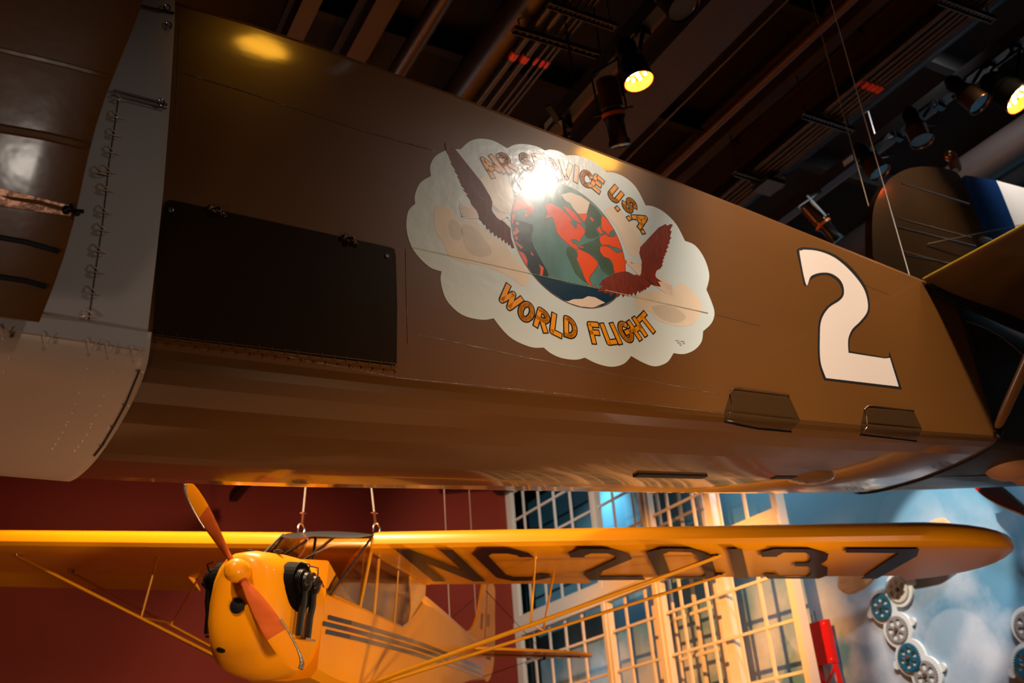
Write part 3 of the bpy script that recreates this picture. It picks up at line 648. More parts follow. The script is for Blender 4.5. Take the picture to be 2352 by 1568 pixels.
for i, (ch, x, y) in enumerate(top):
    q = F((1090+x/5.47, 330+y/5.47)); a_ = math.atan2(q.z-gz, q.x-gx)-PI/2
    h = H1 if ch != '.' else H1*.9
    for mi, w_, ex in ((0, .0070, .0052), (1, .0080, -.0010)): glyph(lt, ch, q.x, q.z, a_*.92-.02, h*1.08, .215, w_+i*1e-5, mi, ex)
bot = [('W',1140+300/9.8,640+448/9.8),('O',1140+670/9.8,640+745/9.8),('R',1140+1030/9.8,640+930/9.8),('L',1140+1350/9.8,640+1050/9.8),('D',1140+1660/9.8,640+1110/9.8),
       ('F',1330+420/11.76,700+765/11.76),('L',1330+790/11.76,700+785/11.76),('I',1330+988/11.76,700+780/11.76),('G',1330+1240/11.76,700+740/11.76),('H',1330+1560/11.76,700+645/11.76),('T',1330+1830/11.76,700+515/11.76)]
for i, (ch, x, y) in enumerate(bot):
    q = F((x, y)); a_ = math.atan2(gz-q.z, gx-q.x)-PI/2
    for mi, w_, ex in ((0, .0070, .0052), (1, .0080, -.0010)): glyph(lt, ch, q.x, q.z, a_*.85, H1*1.10, .215, w_+i*1e-5, mi, ex)
lt.build('lettering', [LETK, LETO], emb, fix=False)
sg = MB()
for k, (x0, x1, y) in enumerate(((1553,1578,782),(1557,1575,787),(1562,1570,792))):
    n = int((x1-x0)/3)
    for j in range(n):
        x = x0+j*3; q = F((x, y+j*.35), 1, -.0022); sg.box((q.x-.0022,q.y,q.z-.0026),(q.x+.0022,q.y+.0005,q.z+.0026)) if j % 4 != 3 else None
sg.build('painter_signature', LETK, emb)
sr = MB(); P = [F((945+(1172-945)*t, 566+(622-566)*t), 1, -.008) for t in [k/10 for k in range(11)]]+[]
Q1 = [F((x, 566+(x-945)*.2216), 1, -.007) for x in range(945, 1226, 14)]; Q2 = [F((x, 566+(x-945)*.2216), 1, -.008) for x in range(1224, 1392, 14)]; Q3 = [F((x, 566+(x-945)*.2216), 1, -.008) for x in range(1390, 1641, 14)]
RID = mat('ridge_pale', (226, 222, 206), .2, coat=1, coatr=.1, bump=1, bscale=80)
for Q_ in (Q1, Q3): sr = MB(); sr.tube([q_+Vector((0,.0055,0)) for q_ in Q_], .0030, 8, flat=.6); sr.build('fabric_ridge', RID, emb, smooth=True)
sr = MB(); sr.tube([q_+Vector((0,.0055,0)) for q_ in Q2], .0030, 8); sr.build('fabric_ridge', mat('ridge_teal', (120, 140, 128), .2, coat=1, coatr=.1, bump=1, bscale=80), emb, smooth=True)

# --- step flaps on the lower corner
def patch(name, quad, m, off, nu=14, nv=14, parent=bi, bvh=FB):
    mb = MB(); g_ = []
    for j in range(nv+1):
        row = []
        for i in range(nu+1):
            u, v = i/nu, j/nv
            a_ = Vector(quad[0])*(1-u)+Vector(quad[1])*u; c_ = Vector(quad[3])*(1-u)+Vector(quad[2])*u; p = a_*(1-v)+c_*v
            edge = min(u, 1-u, v, 1-v); h_ = hit(bvh, (p.x, p.y), off*(1 if edge > .02 else .1))
            row.append(h_ if h_ else F((p.x, p.y)))
        g_.append(row)
    mb.loft(g_, cap=False, closed=False); return mb.build(name, m, parent, smooth=True, angle=50, fix=False)
stp = mat('step_gloss', (70,46,24), .12, coat=1, coatr=.04, bump=.5, bscale=9)
for k, (quad, wire, hing) in enumerate((([(1678,895),(1812,909),(1838,965),(1664,945)], [(1664,970),(1678,950),(1680,930),(1676,905),(1683,893),(1695,892),(1812,908)], [(1663,968),(1740,983),(1816,990)]),
                       ([(1985,935),(2098,943),(2118,985),(1978,972)], [(1976,998),(1990,980),(1988,955),(1984,940),(1992,933),(2002,932),(2098,943)], [(1975,997),(2050,1005),(2104,1012)]))):
    f = patch('step_flap', quad+[] , stp, .006)
    q2 = [quad[3], quad[2], hing[2], hing[0]]; patch('flap_skirt', q2, stp, .010, 10, 6, f)
    seam('wire_edge', wire, .004, mat('bronze_wire',(130,98,66),.3,metal=.8), .006, f); seam('piano_hinge', hing, .005, DKMET, .006, f)
# belly items
for p0, p1 in (((1460,1088),(1618,1092)),((1776,1093),(1900,1093))):
    a_, c_ = F(p0,1,.6), F(p1,1,.6); s_ = MB(); s_.bar(a_+Vector((0,0,-.006)), c_+Vector((0,0,-.006)), .05, .012); s_.build('belly_slot_strip', BLK, bi)
a_ = F((1855,1092),1,.6); s_ = MB()
s_.ball(a_+Vector((0,0,.012)), 1, 10, sc=(.23,.12,.055)); s_.build('belly_blister', BELLY, bi, smooth=True)
# stabiliser (near side), its strut, and tail boot
st = MB(); le0 = Vector((3.205,-.0,3.25)); led = (F((2352,515),2,3.25)-le0); led = led/abs(led.y)
rings = []
for y in (0, -.4, -.8, -1.3, -1.9):
    l = le0+led*(-y if y else 0); l.z = 3.25
    rings.append([l, l+Vector((.03,0,-.022)), l+Vector((.3,0,-.05)), l+Vector((.9,0,-.05)), (5.0,l.y,3.19), (5.0,l.y,3.24), l+Vector((.9,0,.06)), l+Vector((.3,0,.045)), l+Vector((.03,0,.02))])
st.loft(rings); stab = st.build('stabilizer', mat('stabilizer_brown',(84,52,22),.2,coat=1,coatr=.06,bump=.35,bscale=4,var=.2,vscale=3), bi, smooth=True, angle=35)
s_ = MB(); s_.tube([le0, le0+led*1.9], .006, 6); s_.build('yellow_edge', YEDGE, stab)
s_ = MB(); s_.bar(le0+Vector((.06,0,-.05)), Vector((5.0,-.02,3.10)), .03, .10); s_.build('root_fairing', BLK, stab)
s_ = MB(); a_ = F((2291,982),1,-.03); c_ = F((2372,800),1,-.5)
s_.tube([a_+(c_-a_)*t for t in (0,.04,.2,1,1.6)], [.02,.034,.042,.045,.045], 14, flat=.45); s_.build('stabilizer_strut', BROWN, bi, smooth=True)
s_ = MB(); q = F((2293,996),1,-.02)
s_.ball(q, .03, 6, sc=(1.2,.8,1.2)); s_.ball(q+Vector((.03,-.01,.02)), .018, 5); s_.build('strut_fitting', BLK, bi, smooth=True)
s_ = MB(); P = [hit(BVHTree.FromPolygons([v.co for v in bpy.data.objects['tail_body'].data.vertices], [tuple(p.vertices) for p in bpy.data.objects['tail_body'].data.polygons]), p, .006) for p in ((2214,738),(2240,745),(2270,758),(2300,775),(2330,800),(2350,818))]
P = [p for p in P if p]
if len(P) > 1: s_.tube(P, .004, 6); s_.build('zipper_bead', mat('bead_copper',(150,108,86),.3,metal=.7,bump=1,bscale=120), bi)
s_ = MB(); a_ = F((2298,1072),1,.35)
s_.ball(a_+Vector((.12,0,.02)), 1, 10, sc=(.26,.16,.10)); s_.ball(a_+Vector((.34,0,-.0)), 1, 8, sc=(.16,.12,.10)); s_.build('leather_boot', BOOT, bi, smooth=True)
# fin and rudder on the centreline
finp = smoothpoly([(2010,600),(2004,560),(2004,500),(2012,460),(2035,420),(2065,396),(2100,384),(2145,383),(2195,394),(2212,420),(2235,470),(2262,545),(2290,600),(2330,680),(2200,700),(2060,640)], 3)
f3 = [F(p,1,.55) for p in finp]; b = MB(); b.poly(f3, (0,.07,0)); fin = b.build('fin', FINM, bi)
for p0, p1, r in (((2062,500),(2230,545),.010),((2060,520),(2240,565),.012),((2070,575),(2200,612),.010),((2080,585),(2190,606),.008),((2070,420),(2225,468),.010)):
    s_ = MB(); s_.tube([F(p0,1,.55), F(p1,1,.55)], r, 6, flat=.5); s_.build('fin_rib', mat('rib_glint',(186,168,138),.2,coat=1,bump=1,bscale=60), fin, smooth=True)  # pale colour paints in the specular glints along the ribs
rd = MB(); rd.poly([F(p,1,.56) for p in ((2218,402),(2288,414),(2300,440),(2328,510),(2345,560),(2360,640),(2310,640),(2268,548),(2240,480))], (0,.05,0), 0)
rd.poly([F(p,1,.56) for p in ((2288,414),(2440,455),(2500,600),(2500,760),(2360,640),(2345,560),(2328,510),(2300,440))], (0,.05,0), 1)
rud = rd.build('rudder', [BLUEM, CREAM], bi); tag(rud, 'rudder with blue and cream stripes')
s_ = MB(); q = F((2196,392),1,.58)
s_.lathe(q, (0,0,1), [(0,.05),(.10,.045),(.11,.03)], 12); s_.ball(q+Vector((-.02,0,.16)), .07, 6, sc=(1.1,.8,.8)); s_.lathe(q+Vector((.02,0,.12)), (1,0,-.5), [(0,.05),(.10,.012)], 10)
s_.build('tail_lamp', mat('copper_lamp',(150,100,70),.3,metal=.8), bi, smooth=True)
s_ = MB(); s_.tube([F((2130,560),1,.54), F((2352,515),1,.3)], .004, 5); s_.tube([F((2262,553),1,.5)+Vector((-.05,0,0)), F((2262,553),1,.5)+Vector((.1,0,.02))], .03, 6)
s_.build('brace_wire', STEEL, bi)

# two hanger cables at the tail
for w_, p0, zb, lab in ((.95,(1865,0),2.9,'thin steel hanger cable passing behind the brown fin'),(.12,(1908,0),3.24,'thin steel hanger cable ending on the biplane spine ahead of the fin')):
    a_ = F(p0,1,w_); b = MB(); bo = FO+FU*a_.x+FN*a_.y
    z0 = zb+O.z if w_ < .5 else 3.2+O.z
    b.tube([(bo.x,bo.y,z0),(bo.x,bo.y,ZC)], .0045, 6); tag(b.build('hanger_cable', CABM), lab, 'cable')

# ================================================================== YELLOW AIRPLANE
RC = Matrix(((0.74258079,0.66685535,0.0622713),(-0.65769397,0.74361438,-0.1203175),(-0.1265402,0.04839001,0.99078049)))
TC = Vector((2.63784255,7.81118337,2.23877023))
MC = RC.to_4x4(); MC.translation = TC+O
cb = empty('light_airplane'); cb.matrix_world = MC
tag(cb, 'yellow high-wing light airplane with wooden propeller hung below the brown biplane', 'airplane')
MCi = MC.inverted()
def CL(p, n, d):                      # ray hit with local plane n.x = d
    o = MCi @ O; r = (MCi.to_3x3() @ ray(p)); n = Vector(n); return o + r*((d-n.dot(o))/n.dot(r))
DI = .012
def wsec(x, y0, y1, z0, tk=1.0):
    c = (y1-y0)/1.6
    P = [(0,-.015),(.02,.045),(.07,.085),(.2,.122),(.45,.145),(.8,.125),(1.2,.055),(1.6,-.095),(1.6,-.105),(1.1,-.098),(.6,-.088),(.2,-.082),(.06,-.075),(.012,-.05)]
    return [(x, y0+y*c, z0+z*(tk if True else 1)) for y, z in P]
def half(sg_, yend_of):
    rings = []
    xs = [.40,.9,1.4,1.95,2.05,2.6,3.2,3.8,4.4,4.62,4.70,4.85,5.0,5.12,5.22,5.30,5.35,5.37]
    for x in xs:
        t = max(0, (x-4.55)/.82); e_ = math.sqrt(max(0, 1-t*t)); y0 = .62*(1-e_)
        t2 = max(0, (x-4.1)/1.27); e2 = math.sqrt(max(0, 1-t2*t2)); y1 = .66+.98*e2
        if x >= 4.66 : tk = .25+.75*e_
        else: tk = 1
        if x < 4.66: y1 = 1.6
        if 2.0 < x < 4.66: rings.append([p if p[1] < 1.28 else (p[0], 1.28, min(p[2], .035) if i < 8 else p[2]) for i, p in enumerate(wsec(sg_*x, y0, 1.6, DI*x))]); continue
        rings.append(wsec(sg_*x, y0, max(y1, y0+.02), DI*x, tk))
    return rings
for sg_ in (1, -1):
    b = MB(); b.loft(half(sg_, None)); wgo = b.build('wing', YEL, cb, smooth=True, angle=35)
    b = MB(); dr = .07 if sg_ > 0 else -.10
    b.loft([[(sg_*x,1.28,-.075+DI*x),(sg_*x,1.28,.03+DI*x),(sg_*x,1.62,-.095+dr+DI*x),(sg_*x,1.62,-.105+dr+DI*x)] for x in (2.03,4.64)])
    b.build('aileron', YEL, cb)
    if sg_ > 0: wr = wgo
# registration letters below the wing
T3 = lambda p: sc(p, 850, 1180, 3.92)
LT = [T3([(230,320),(355,320),(835,510),(625,320),(745,320),(1040,605),(930,605),(480,430),(680,605),(570,605)]),
 T3([(920,360),(1015,320),(1275,318),(1430,350),(1478,388),(1345,388),(1325,370),(1240,355),(1100,355),(1065,375),(1225,545),(1300,572),(1470,575),(1510,560),(1490,538),(1610,540),(1635,568),(1480,600),(1290,603),(1140,572)]),
 [(1306,1271),(1334,1260),(1403,1260),(1444.6,1270.5),(1451.5,1282.8),(1385,1310),(1377,1323),(1475,1323),(1484,1331),(1355,1332),(1340,1318),(1414,1283),(1415,1277),(1397,1270),(1357,1270),(1342,1276),(1343.6,1279.4),(1310,1279.4)],
 sc([(875,578),(978,578),(1028,797),(930,797)],1400,1080,3.214),
 [(1746,1268),(1778,1260),(1862,1260),(1903,1271),(1900,1285),(1884,1296),(1901,1303),(1900,1321),(1881,1328),(1763,1328),(1753,1317),(1783,1317),(1790,1324),(1852,1324),(1862,1318),(1862,1303),(1855,1300),(1825,1300),(1825,1293),(1855,1292),(1862,1288),(1862,1275),(1850,1268),(1800,1268),(1785,1276),(1785,1278),(1750,1278)],
 sc([(463,578),(1000,578),(985,630),(690,797),(568,797),(855,608),(457,605)],1800,1080,3.2137)]
b = MB(); pn, pd = Vector((-DI,.0155,1)), -.0925
for L_ in LT: b.poly([CL(p, pn, pd) for p in L_], (0,0,-.002))
ro_ = sc([(268,605),(390,577),(615,578),(740,612),(795,778),(760,800),(390,798),(355,775)],1400,1080,3.214); ri_ = sc([(395,620),(440,600),(600,605),(640,625),(710,770),(680,785),(480,785),(450,765)],1400,1080,3.214)
A_ = [CL(p, pn, pd) for p in ro_]; B_ = [CL(p, pn, pd) for p in ri_]; b.add(A_+B_, [(i,(i+1)%8,8+(i+1)%8,8+i) for i in range(8)])
b.build('registration_letters', CUBK, wr, fix=False)
# centre roof
b = MB(); b.loft([wsec(x, .30, 1.6, 0) for x in (-.41,-.2,0,.2,.41)]); b.build('cabin_roof', YEL, cb, smooth=True, angle=35)
# fuselage
ST = [(-.62,.33,-.24,-1.10,.0),(-.3,.355,-.42,-1.15,0),(0,.37,-.50,-1.17,0),(.5,.37,-.52,-1.17,0),(1.05,.37,-.54,-1.16,0),(1.35,.36,-.40,-1.14,0),(1.6,.35,-.12,-1.13,1),(2.1,.315,-.11,-1.08,1),(2.8,.255,-.16,-1.01,1),(3.6,.185,-.23,-.92,1),(4.4,.11,-.29,-.82,1),(5.0,.055,-.33,-.76,1),(5.28,.03,-.36,-.74,1)]
def fsec(y, hw_, zt_, zb_, rf):
    mid = zt_-(.02 if not rf else (zt_-zb_)*.16)
    return [(-hw_*.25,y,zt_),(hw_*.25,y,zt_),(hw_*.7 if rf else hw_*.95,y,zt_-(.01 if not rf else (zt_-zb_)*.04)),(hw_,y,mid),(hw_,y,(mid+zb_)/2),(hw_,y,zb_+.07),(hw_*.86,y,zb_+.01),(hw_*.3,y,zb_-.02),(-hw_*.3,y,zb_-.02),(-hw_*.86,y,zb_+.01),(-hw_,y,zb_+.07),(-hw_,y,(mid+zb_)/2),(-hw_,y,mid),(-hw_*.7 if rf else -hw_*.95,y,zt_-(.01 if not rf else (zt_-zb_)*.04))]
b = MB(); b.loft([fsec(*s) for s in ST]); cf = b.build('fuselage', YEL, cb, smooth=True, angle=30)
# stripes on the side
def fy(y, k): return lerp(y, [s[0] for s in ST], [s[k] for s in ST])
b = MB()
for i, y0 in enumerate((-.55,-.62,-.56)):
    ys = [y0+(4.9-y0)*t/14 for t in range(15)]
    for sg_ in (1,-1):
        vs = []
        for y in ys:
            z = -.655-.052*i+.004*y; x = fy(y,1)+.009
            vs += [(sg_*x,y,z+.017),(sg_*x,y,z-.017)]
        b.add(vs, [(2*k,2*k+1,2*k+3,2*k+2) for k in range(14)])
b.build('side_stripes', STRIPE, cf, fix=False)
# nose cowling
def ell(y, hw_, zt_, zb_, n=20, sq=2.6, cx=0):
    zc_ = (zt_+zb_)/2; hz = (zt_-zb_)/2; r = []
    for k in range(n):
        a_ = 2*PI*k/n; c_, s__ = math.cos(a_), math.sin(a_)
        r.append((cx+hw_*abs(c_)**(2/sq)*(1 if c_ >= 0 else -1), y, zc_+hz*abs(s__)**(2/sq)*(1 if s__ >= 0 else -1)))
    return r
b = MB(); b.loft([ell(-1.335,.10,-.36,-.80), ell(-1.32,.17,-.325,-.90), ell(-1.27,.235,-.30,-1.0), ell(-1.15,.285,-.272,-1.10), ell(-.95,.315,-.25,-1.14), ell(-.75,.33,-.24,-1.13), ell(-.62,.332,-.238,-1.11)])
cl_ = b.build('nose_cowling', YEL, cb, smooth=True, angle=50)
b = MB(); b.lathe((.015,-1.345,-.68), (0,-1,0), [(-.02,.052),(.004,.052),(.006,.048)], 18); b.build('intake_hole', BLK, cl_, smooth=True)
b = MB(); b.ball((-.09,-1.27,-.96), .035, 6, sc=(1.3,.6,.7)); b.build('carburetor_scoop', ENG, cl_, smooth=True)
for p in ((.12,-1.05,-.255),(-.1,-1.05,-.255)): b = MB(); b.ball(p, .03, 5, sc=(1.4,1,.3)); b.build('louvre', BLK, cl_, smooth=True)
# engine cylinders in their baffles
for sg_ in (1,-1):
    b = MB(); X = lambda v: sg_*v
    # eye-shaped baffle
    ring = smoothpoly([(.0,-.18),(.12,-.14),(.22,-.05),(.19,.06),(.08,.15),(-.04,.17),(-.14,.12),(-.18,.0),(-.12,-.13)], 4)
    b.loft([[(X(.22), -1.0+u_, -.50+v_) for u_, v_ in ring], [(X(.318), -1.0+u_*.97, -.50+v_*.97) for u_, v_ in ring]])
    eng = b.build('engine_baffle', BAFF, cb)
    for yy in (-1.07,-.92):
        b = MB(); b.lathe((X(.27),yy,-.47), (sg_,0,-.05), [(0,.05)]+[q for k in range(6) for q in ((.012+k*.014,.05),(.013+k*.014,.088),(.018+k*.014,.088),(.019+k*.014,.05))]+[(.10,.05),(.105,.068),(.125,.064),(.14,.03)], 14)
        b.ball((X(.39),yy-.04,-.50), .024, 5); b.ball((X(.39),yy+.045,-.45), .022, 5)
        b.tube([(X(.37),yy,-.53),(X(.37),yy+.01,-.62),(X(.355),yy+.02,-.70),(X(.35),yy+.03,-.84)], .026, 8)
        b.tube([(X(.39),yy,-.42),(X(.40),yy-.03,-.36),(X(.34),yy-.06,-.35)], .006, 5)
        b.build('cylinder', ENG, eng, smooth=True)
    b = MB(); b.box((min(X(.33),X(.39)),-1.0,-.86),(max(X(.33),X(.39)),-.84,-.845)); b.build('exhaust_bracket', STEEL, eng)
# propeller
pr = empty('propeller'); pr.parent = cb; pr.location = (.012,-1.40,-.453)
ang = math.atan2(.60,-.483)
def blade(side):
    a_ = ang+(0 if side > 0 else PI+.03); R_ = .79 if side > 0 else .83
    d = Vector((math.cos(a_),0,math.sin(a_))); t_ = Vector((-math.sin(a_),0,math.cos(a_))); ax = Vector((0,1,0))
    rs = [.0,.06,.12,.2,.32,.44,.52,.525,.6,.68,.74,.78,.80]; ch = [.055,.06,.074,.10,.128,.142,.144,.144,.138,.122,.10,.068,.018]; tw = [75,70,58,46,36,30,27,27,24,21,19,18,18]; tk = [.05,.046,.038,.028,.02,.016,.014,.014,.012,.010,.009,.007,.003]
    rings = []
    for r, c, w_, k_ in zip(rs, ch, tw, tk):
        w_ = math.radians(w_); cv = (t_*math.cos(w_)*1 + ax*math.sin(w_)*1)*c/2; nv = (ax*math.cos(w_)-t_*math.sin(w_))*k_/2; p = d*(r/.8*R_)
        rings.append([p+cv*math.cos(2*PI*q/14)+nv*math.sin(2*PI*q/14) for q in range(14)])
    b = MB(); b.loft(rings[:8]); k0 = len(b.f); b.loft(rings[7:], True, 1)
    for i in range(len(b.f)):
        pass
    o_ = b.build('blade', [WOOD, TIPY], pr, smooth=True, angle=50)
    b = MB(); e_ = []
    for r, c, w_ in list(zip(rs, ch, tw))[5:]:
        w_ = math.radians(w_); cv = (t_*math.cos(w_)+ax*math.sin(w_))*c/2*1.0; p = d*(r/.8*R_); e_.append(p+cv*.97)
    b.tube(e_, [.008]*(len(e_)-3)+[.012,.016,.018], 8); b.build('edge_sheath', EDGE, o_, smooth=True)
blade(1); blade(-1)
b = MB(); b.lathe((0,.06,0), (0,-1,0), [(0,.075),(.04,.078),(.06,.082),(.10,.080),(.13,.066),(.15,.042),(.158,.0)], 24); b.build('spinner', YEL, pr, smooth=True, angle=60)
# windshield + windows
b = MB(); base = [(x, -.60-.06*math.cos(x/.36*PI/2), -.50+.26*math.cos(x/.36*PI/2)) for x in [-.36+.06*k for k in range(13)]]
topp = [(x*1.12, .04, .085-.02*abs(x)) for x in [-.36+.06*k for k in range(13)]]
mid_ = [tuple((base[i][k]*.5+topp[i][k]*.5+(0,-.05,.03)[k]) for k in range(3)) for i in range(13)]
b.loft([base, mid_, topp], cap=False, closed=False); b.build('windshield', GLS, cb, smooth=True, angle=60, fix=False)
b = MB(); wv = [.12+.45*math.sin(PI*i/12) for i in range(13)]; b.loft([[tuple(mid_[i][k]*wv[i]+topp[i][k]*(1-wv[i])+(0,-.006,.006)[k] for k in range(3)) for i in range(13)],[(topp[i][0]*1.02,.015,.098-.03*(abs(i-6)/6)**2) for i in range(13)],[(topp[i][0]*1.06,.30,.142-.03*(abs(i-6)/6)**2) for i in range(13)]], cap=False, closed=False)
b.build('windshield_top', WSF, cb, smooth=True, fix=False)
b = MB(); b.tube(base, .010, 6); b.tube([(x_*1.02,y_-.005,z_+.006) for x_,y_,z_ in mid_[:1]+mid_[-1:]][:1]+[topp[0]], .010, 6)
for sg_ in (1,-1):
    b.tube([(sg_*.36,-.60,-.50),(sg_*.40,.04,.06)], .011, 6); b.tube([(sg_*.12,-.62,-.26),(sg_*.10,.03,.08)], .012, 6)
b.tube([(-.10,.03,.05),(.0,-.2,-.3),(.15,-.1,-.6)], .012, 6); b.build('windshield_frame', WSF, cb, smooth=True)
for sg_ in (1,-1):
    x = sg_*.372
    b = MB(); b.poly([(x,-.56,-.50),(x,.0,-.52),(x,1.02,-.56),(x,1.16,-.50),(x,1.20,-.38),(x,1.10,-.08),(x,.04,-.02)]); b.build('side_window', GLS, cb, fix=False)
    b = MB(); b.tube([(x,-.02,-.52),(sg_*.40,.05,-.05)], .013, 6); b.tube([(x,.30,-.54),(x,.30,-.08)], .014, 6); b.tube([(x,.80,-.55),(x,.80,-.1)], .008, 6)
    b.tube([(x,-.56,-.50),(x,.0,-.52),(x,1.02,-.56),(x,1.16,-.50),(x,1.20,-.38),(x,1.10,-.10)], .009, 6)
    b.add([(x,1.16,-.51),(x,1.6,-.20),(x,1.6,-.10),(x,1.10,-.08),(x,1.20,-.38)], [(0,1,2,3,4)]); b.build('window_post', YELS, cb, smooth=True, fix=False)
b = MB(); b.box((-.33,1.15,-.55),(.33,1.2,-.12)); b.build('cabin_bulkhead', YELS, cb)
# struts
for sg_ in (1,-1):
    for (t0, b0, r_) in (((3.2,.30,-.05),(.34,.12,-1.13),.026), ((3.2,1.1,-.07),(.34,.30,-1.12),.020)):
        A_ = Vector((sg_*t0[0],t0[1],t0[2])); B_ = Vector((sg_*b0[0],b0[1],b0[2])); b = MB()
        d_ = (B_-A_).normalized(); a_ = Vector((0,1,0)); n_ = d_.cross(a_).normalized(); a_ = n_.cross(d_)
        b.loft([[p+a_*math.cos(2*PI*k/10)*r_*1.3+n_*math.sin(2*PI*k/10)*r_*.65 for k in range(10)] for p in (A_, B_)]); so = b.build('wing_strut', YELS, cb, smooth=True)
        b = MB(); b.lathe(A_+Vector((0,0,.02)), d_, [(0,.02),(.05,.022),(.09,.012)], 8); b.ball(A_+Vector((sg_*-.03,-.03,0)), .014, 5); b.build('strut_bolt', DKMET if sg_ > 0 else STEEL, so, smooth=True)
    for yt, f_ in ((.30,.50),(1.08,.50)):
        A_ = Vector((sg_*1.72,yt,-.07)); tb = (.30 if yt < .5 else 1.1); yb = tb+((.12 if yt < .5 else .30)-tb)*((3.2-1.72)/(3.2-.34)); B_ = Vector((sg_*1.72,yb,-.05+(-1.08)*((3.2-1.72)/(3.2-.34))))
        b = MB(); b.tube([A_, B_], .010, 8); b.ball(A_, .018, 5); b.ball(B_, .016, 5); b.build('jury_strut', YELS, cb, smooth=True)
    b = MB(); b.tube([(sg_*1.72,.2,-.6),(sg_*1.72,.68,-.6)], .008, 6); b.build('jury_link', YELS, cb)
# tail
tz = -.47
b = MB(); P = smoothpoly([(0,4.25),(.5,4.32),(1.05,4.45),(1.38,4.68),(1.46,4.9),(1.36,5.15),(1.0,5.32),(.5,5.42),(.12,5.42),(-.12,5.42),(-.5,5.42),(-1.0,5.32),(-1.36,5.15),(-1.46,4.9),(-1.38,4.68),(-1.05,4.45),(-.5,4.32)], 3)
b.poly([(x,y,tz) for x,y in P], (0,0,.03)); tp = b.build('tailplane', YEL, cb)
s_ = MB(); s_.tube([(-1.3,4.98,tz-.004),(1.3,4.98,tz-.004)], .006, 5); s_.ball((.85,4.98,tz-.03), .02, 5); s_.build('hinge_line', DKMET, tp)
b = MB(); P = smoothpoly([(4.25,-.30),(4.6,-.20),(4.82,-.02),(4.92,.2),(5.02,.42),(5.2,.52),(5.4,.5),(5.62,.42),(5.68,.1),(5.76,-.3),(5.70,-.6),(5.5,-.76),(5.28,-.74),(5.22,-.5),(5.1,-.33)], 3)
b.poly([(-.014,y,z) for y,z in P], (.028,0,0)); fn = b.build('fin_and_rudder', YEL, cb)
s_ = MB(); s_.box((-.018,5.21,-.74),(.018,5.222,.50)); s_.build('rudder_hinge', mat('faded_brown',(132,84,40),.5), fn)
s_ = MB(); pass
for d0, d1, cc in (((4.98,-.16),(5.06,.03),(128,64,70)),((5.28,-.10),(5.40,.06),(150,110,70)),((5.25,-.50),(5.56,-.42),(96,84,90))): s_ = MB(); s_.box((.0145,d0[0],d0[1]),(.017,d1[0],d1[1])); s_.build('tail_decal', mat('decal_%d' % cc[0], cc, .5), fn)
b = MB()
for sg_ in (1,-1):
    b.tube([(0,5.15,.35),(sg_*.85,4.98,tz+.03)], .004, 5); b.tube([(0,5.15,-.74),(sg_*.85,4.98,tz)], .004, 5)
b.ball((.06,4.35,-.42), .035, 5); b.build('tail_brace', DKMET, cb, smooth=True)

# cables holding the yellow airplane
apex = MC @ Vector((0,.3,.1)); apex = Vector((apex.x+.0, apex.y, 7.9))
ap2 = pxx((772,379), 1); # direction only
r_ = ray((772,379)); k_ = (Vector((apex.x,apex.y,0))-O).xy.length/ r_.xy.length; apex = O+r_*k_; apex.z = min(apex.z, ZC-.05)
for px_, lab in (((693,1216),'steel sling cable on the left wing root, shackled above the cabin'),((866,1216),'steel sling cable on the right wing root, shackled above the cabin')):
    q = CL(px_, (0,1,0), .3); q.z = .125; q = MC @ q
    c_ = empty('sling_cable', q); tag(c_, lab, 'cable')
    d_ = (apex-q).normalized(); b = MB(); b.tube([d_*.16, apex-q], .008, 6); b.build('rope', CABM, c_, smooth=True)
    b = MB(); b.tube([Vector((.03*math.sin(t),0,.05-.05*math.cos(t))) for t in [k*PI/5 for k in range(11)]], .008, 6); b.bar((-.035,0,.012),(.035,0,.012),.016); b.build('shackle', STEEL, c_, smooth=True)
    b = MB(); b.tube([d_*.09, d_*.2], .012, 8); b.tube([d_*.19+Vector((-.03,0,0)), d_*.19+Vector((.03,0,0))], .005, 5); b.build('turnbuckle', mat('copper_fitting',(170,110,80),.3,metal=.7), c_, smooth=True)
b = MB(); b.tube([apex, (apex.x,apex.y,ZC)], .01, 6); b.lathe(apex-Vector((0,0,.05)), (0,0,1), [(0,.03),(.1,.03)], 8); tag(b.build('hoist_cable', STEEL), 'steel hoist cable above the yellow airplane cabin', 'cable')
for px_, yl, lab in (((1018,1080),4.4,'thin tail wire left of its twin, in front of the red wall'),((1075,1080),4.9,'thin tail wire beside the yellow fin, in front of the red wall')):
    r_ = ray(px_); yw = (MC @ Vector((0,yl,-.3))).y; q = O+r_*(yw/r_.y); b = MB(); b.tube([(q.x,q.y,(MC @ Vector((0,yl,-.36))).z),(q.x,q.y,ZC)], .006, 5); tag(b.build('tail_wire', CABM), lab, 'cable', 'tail suspension wires')

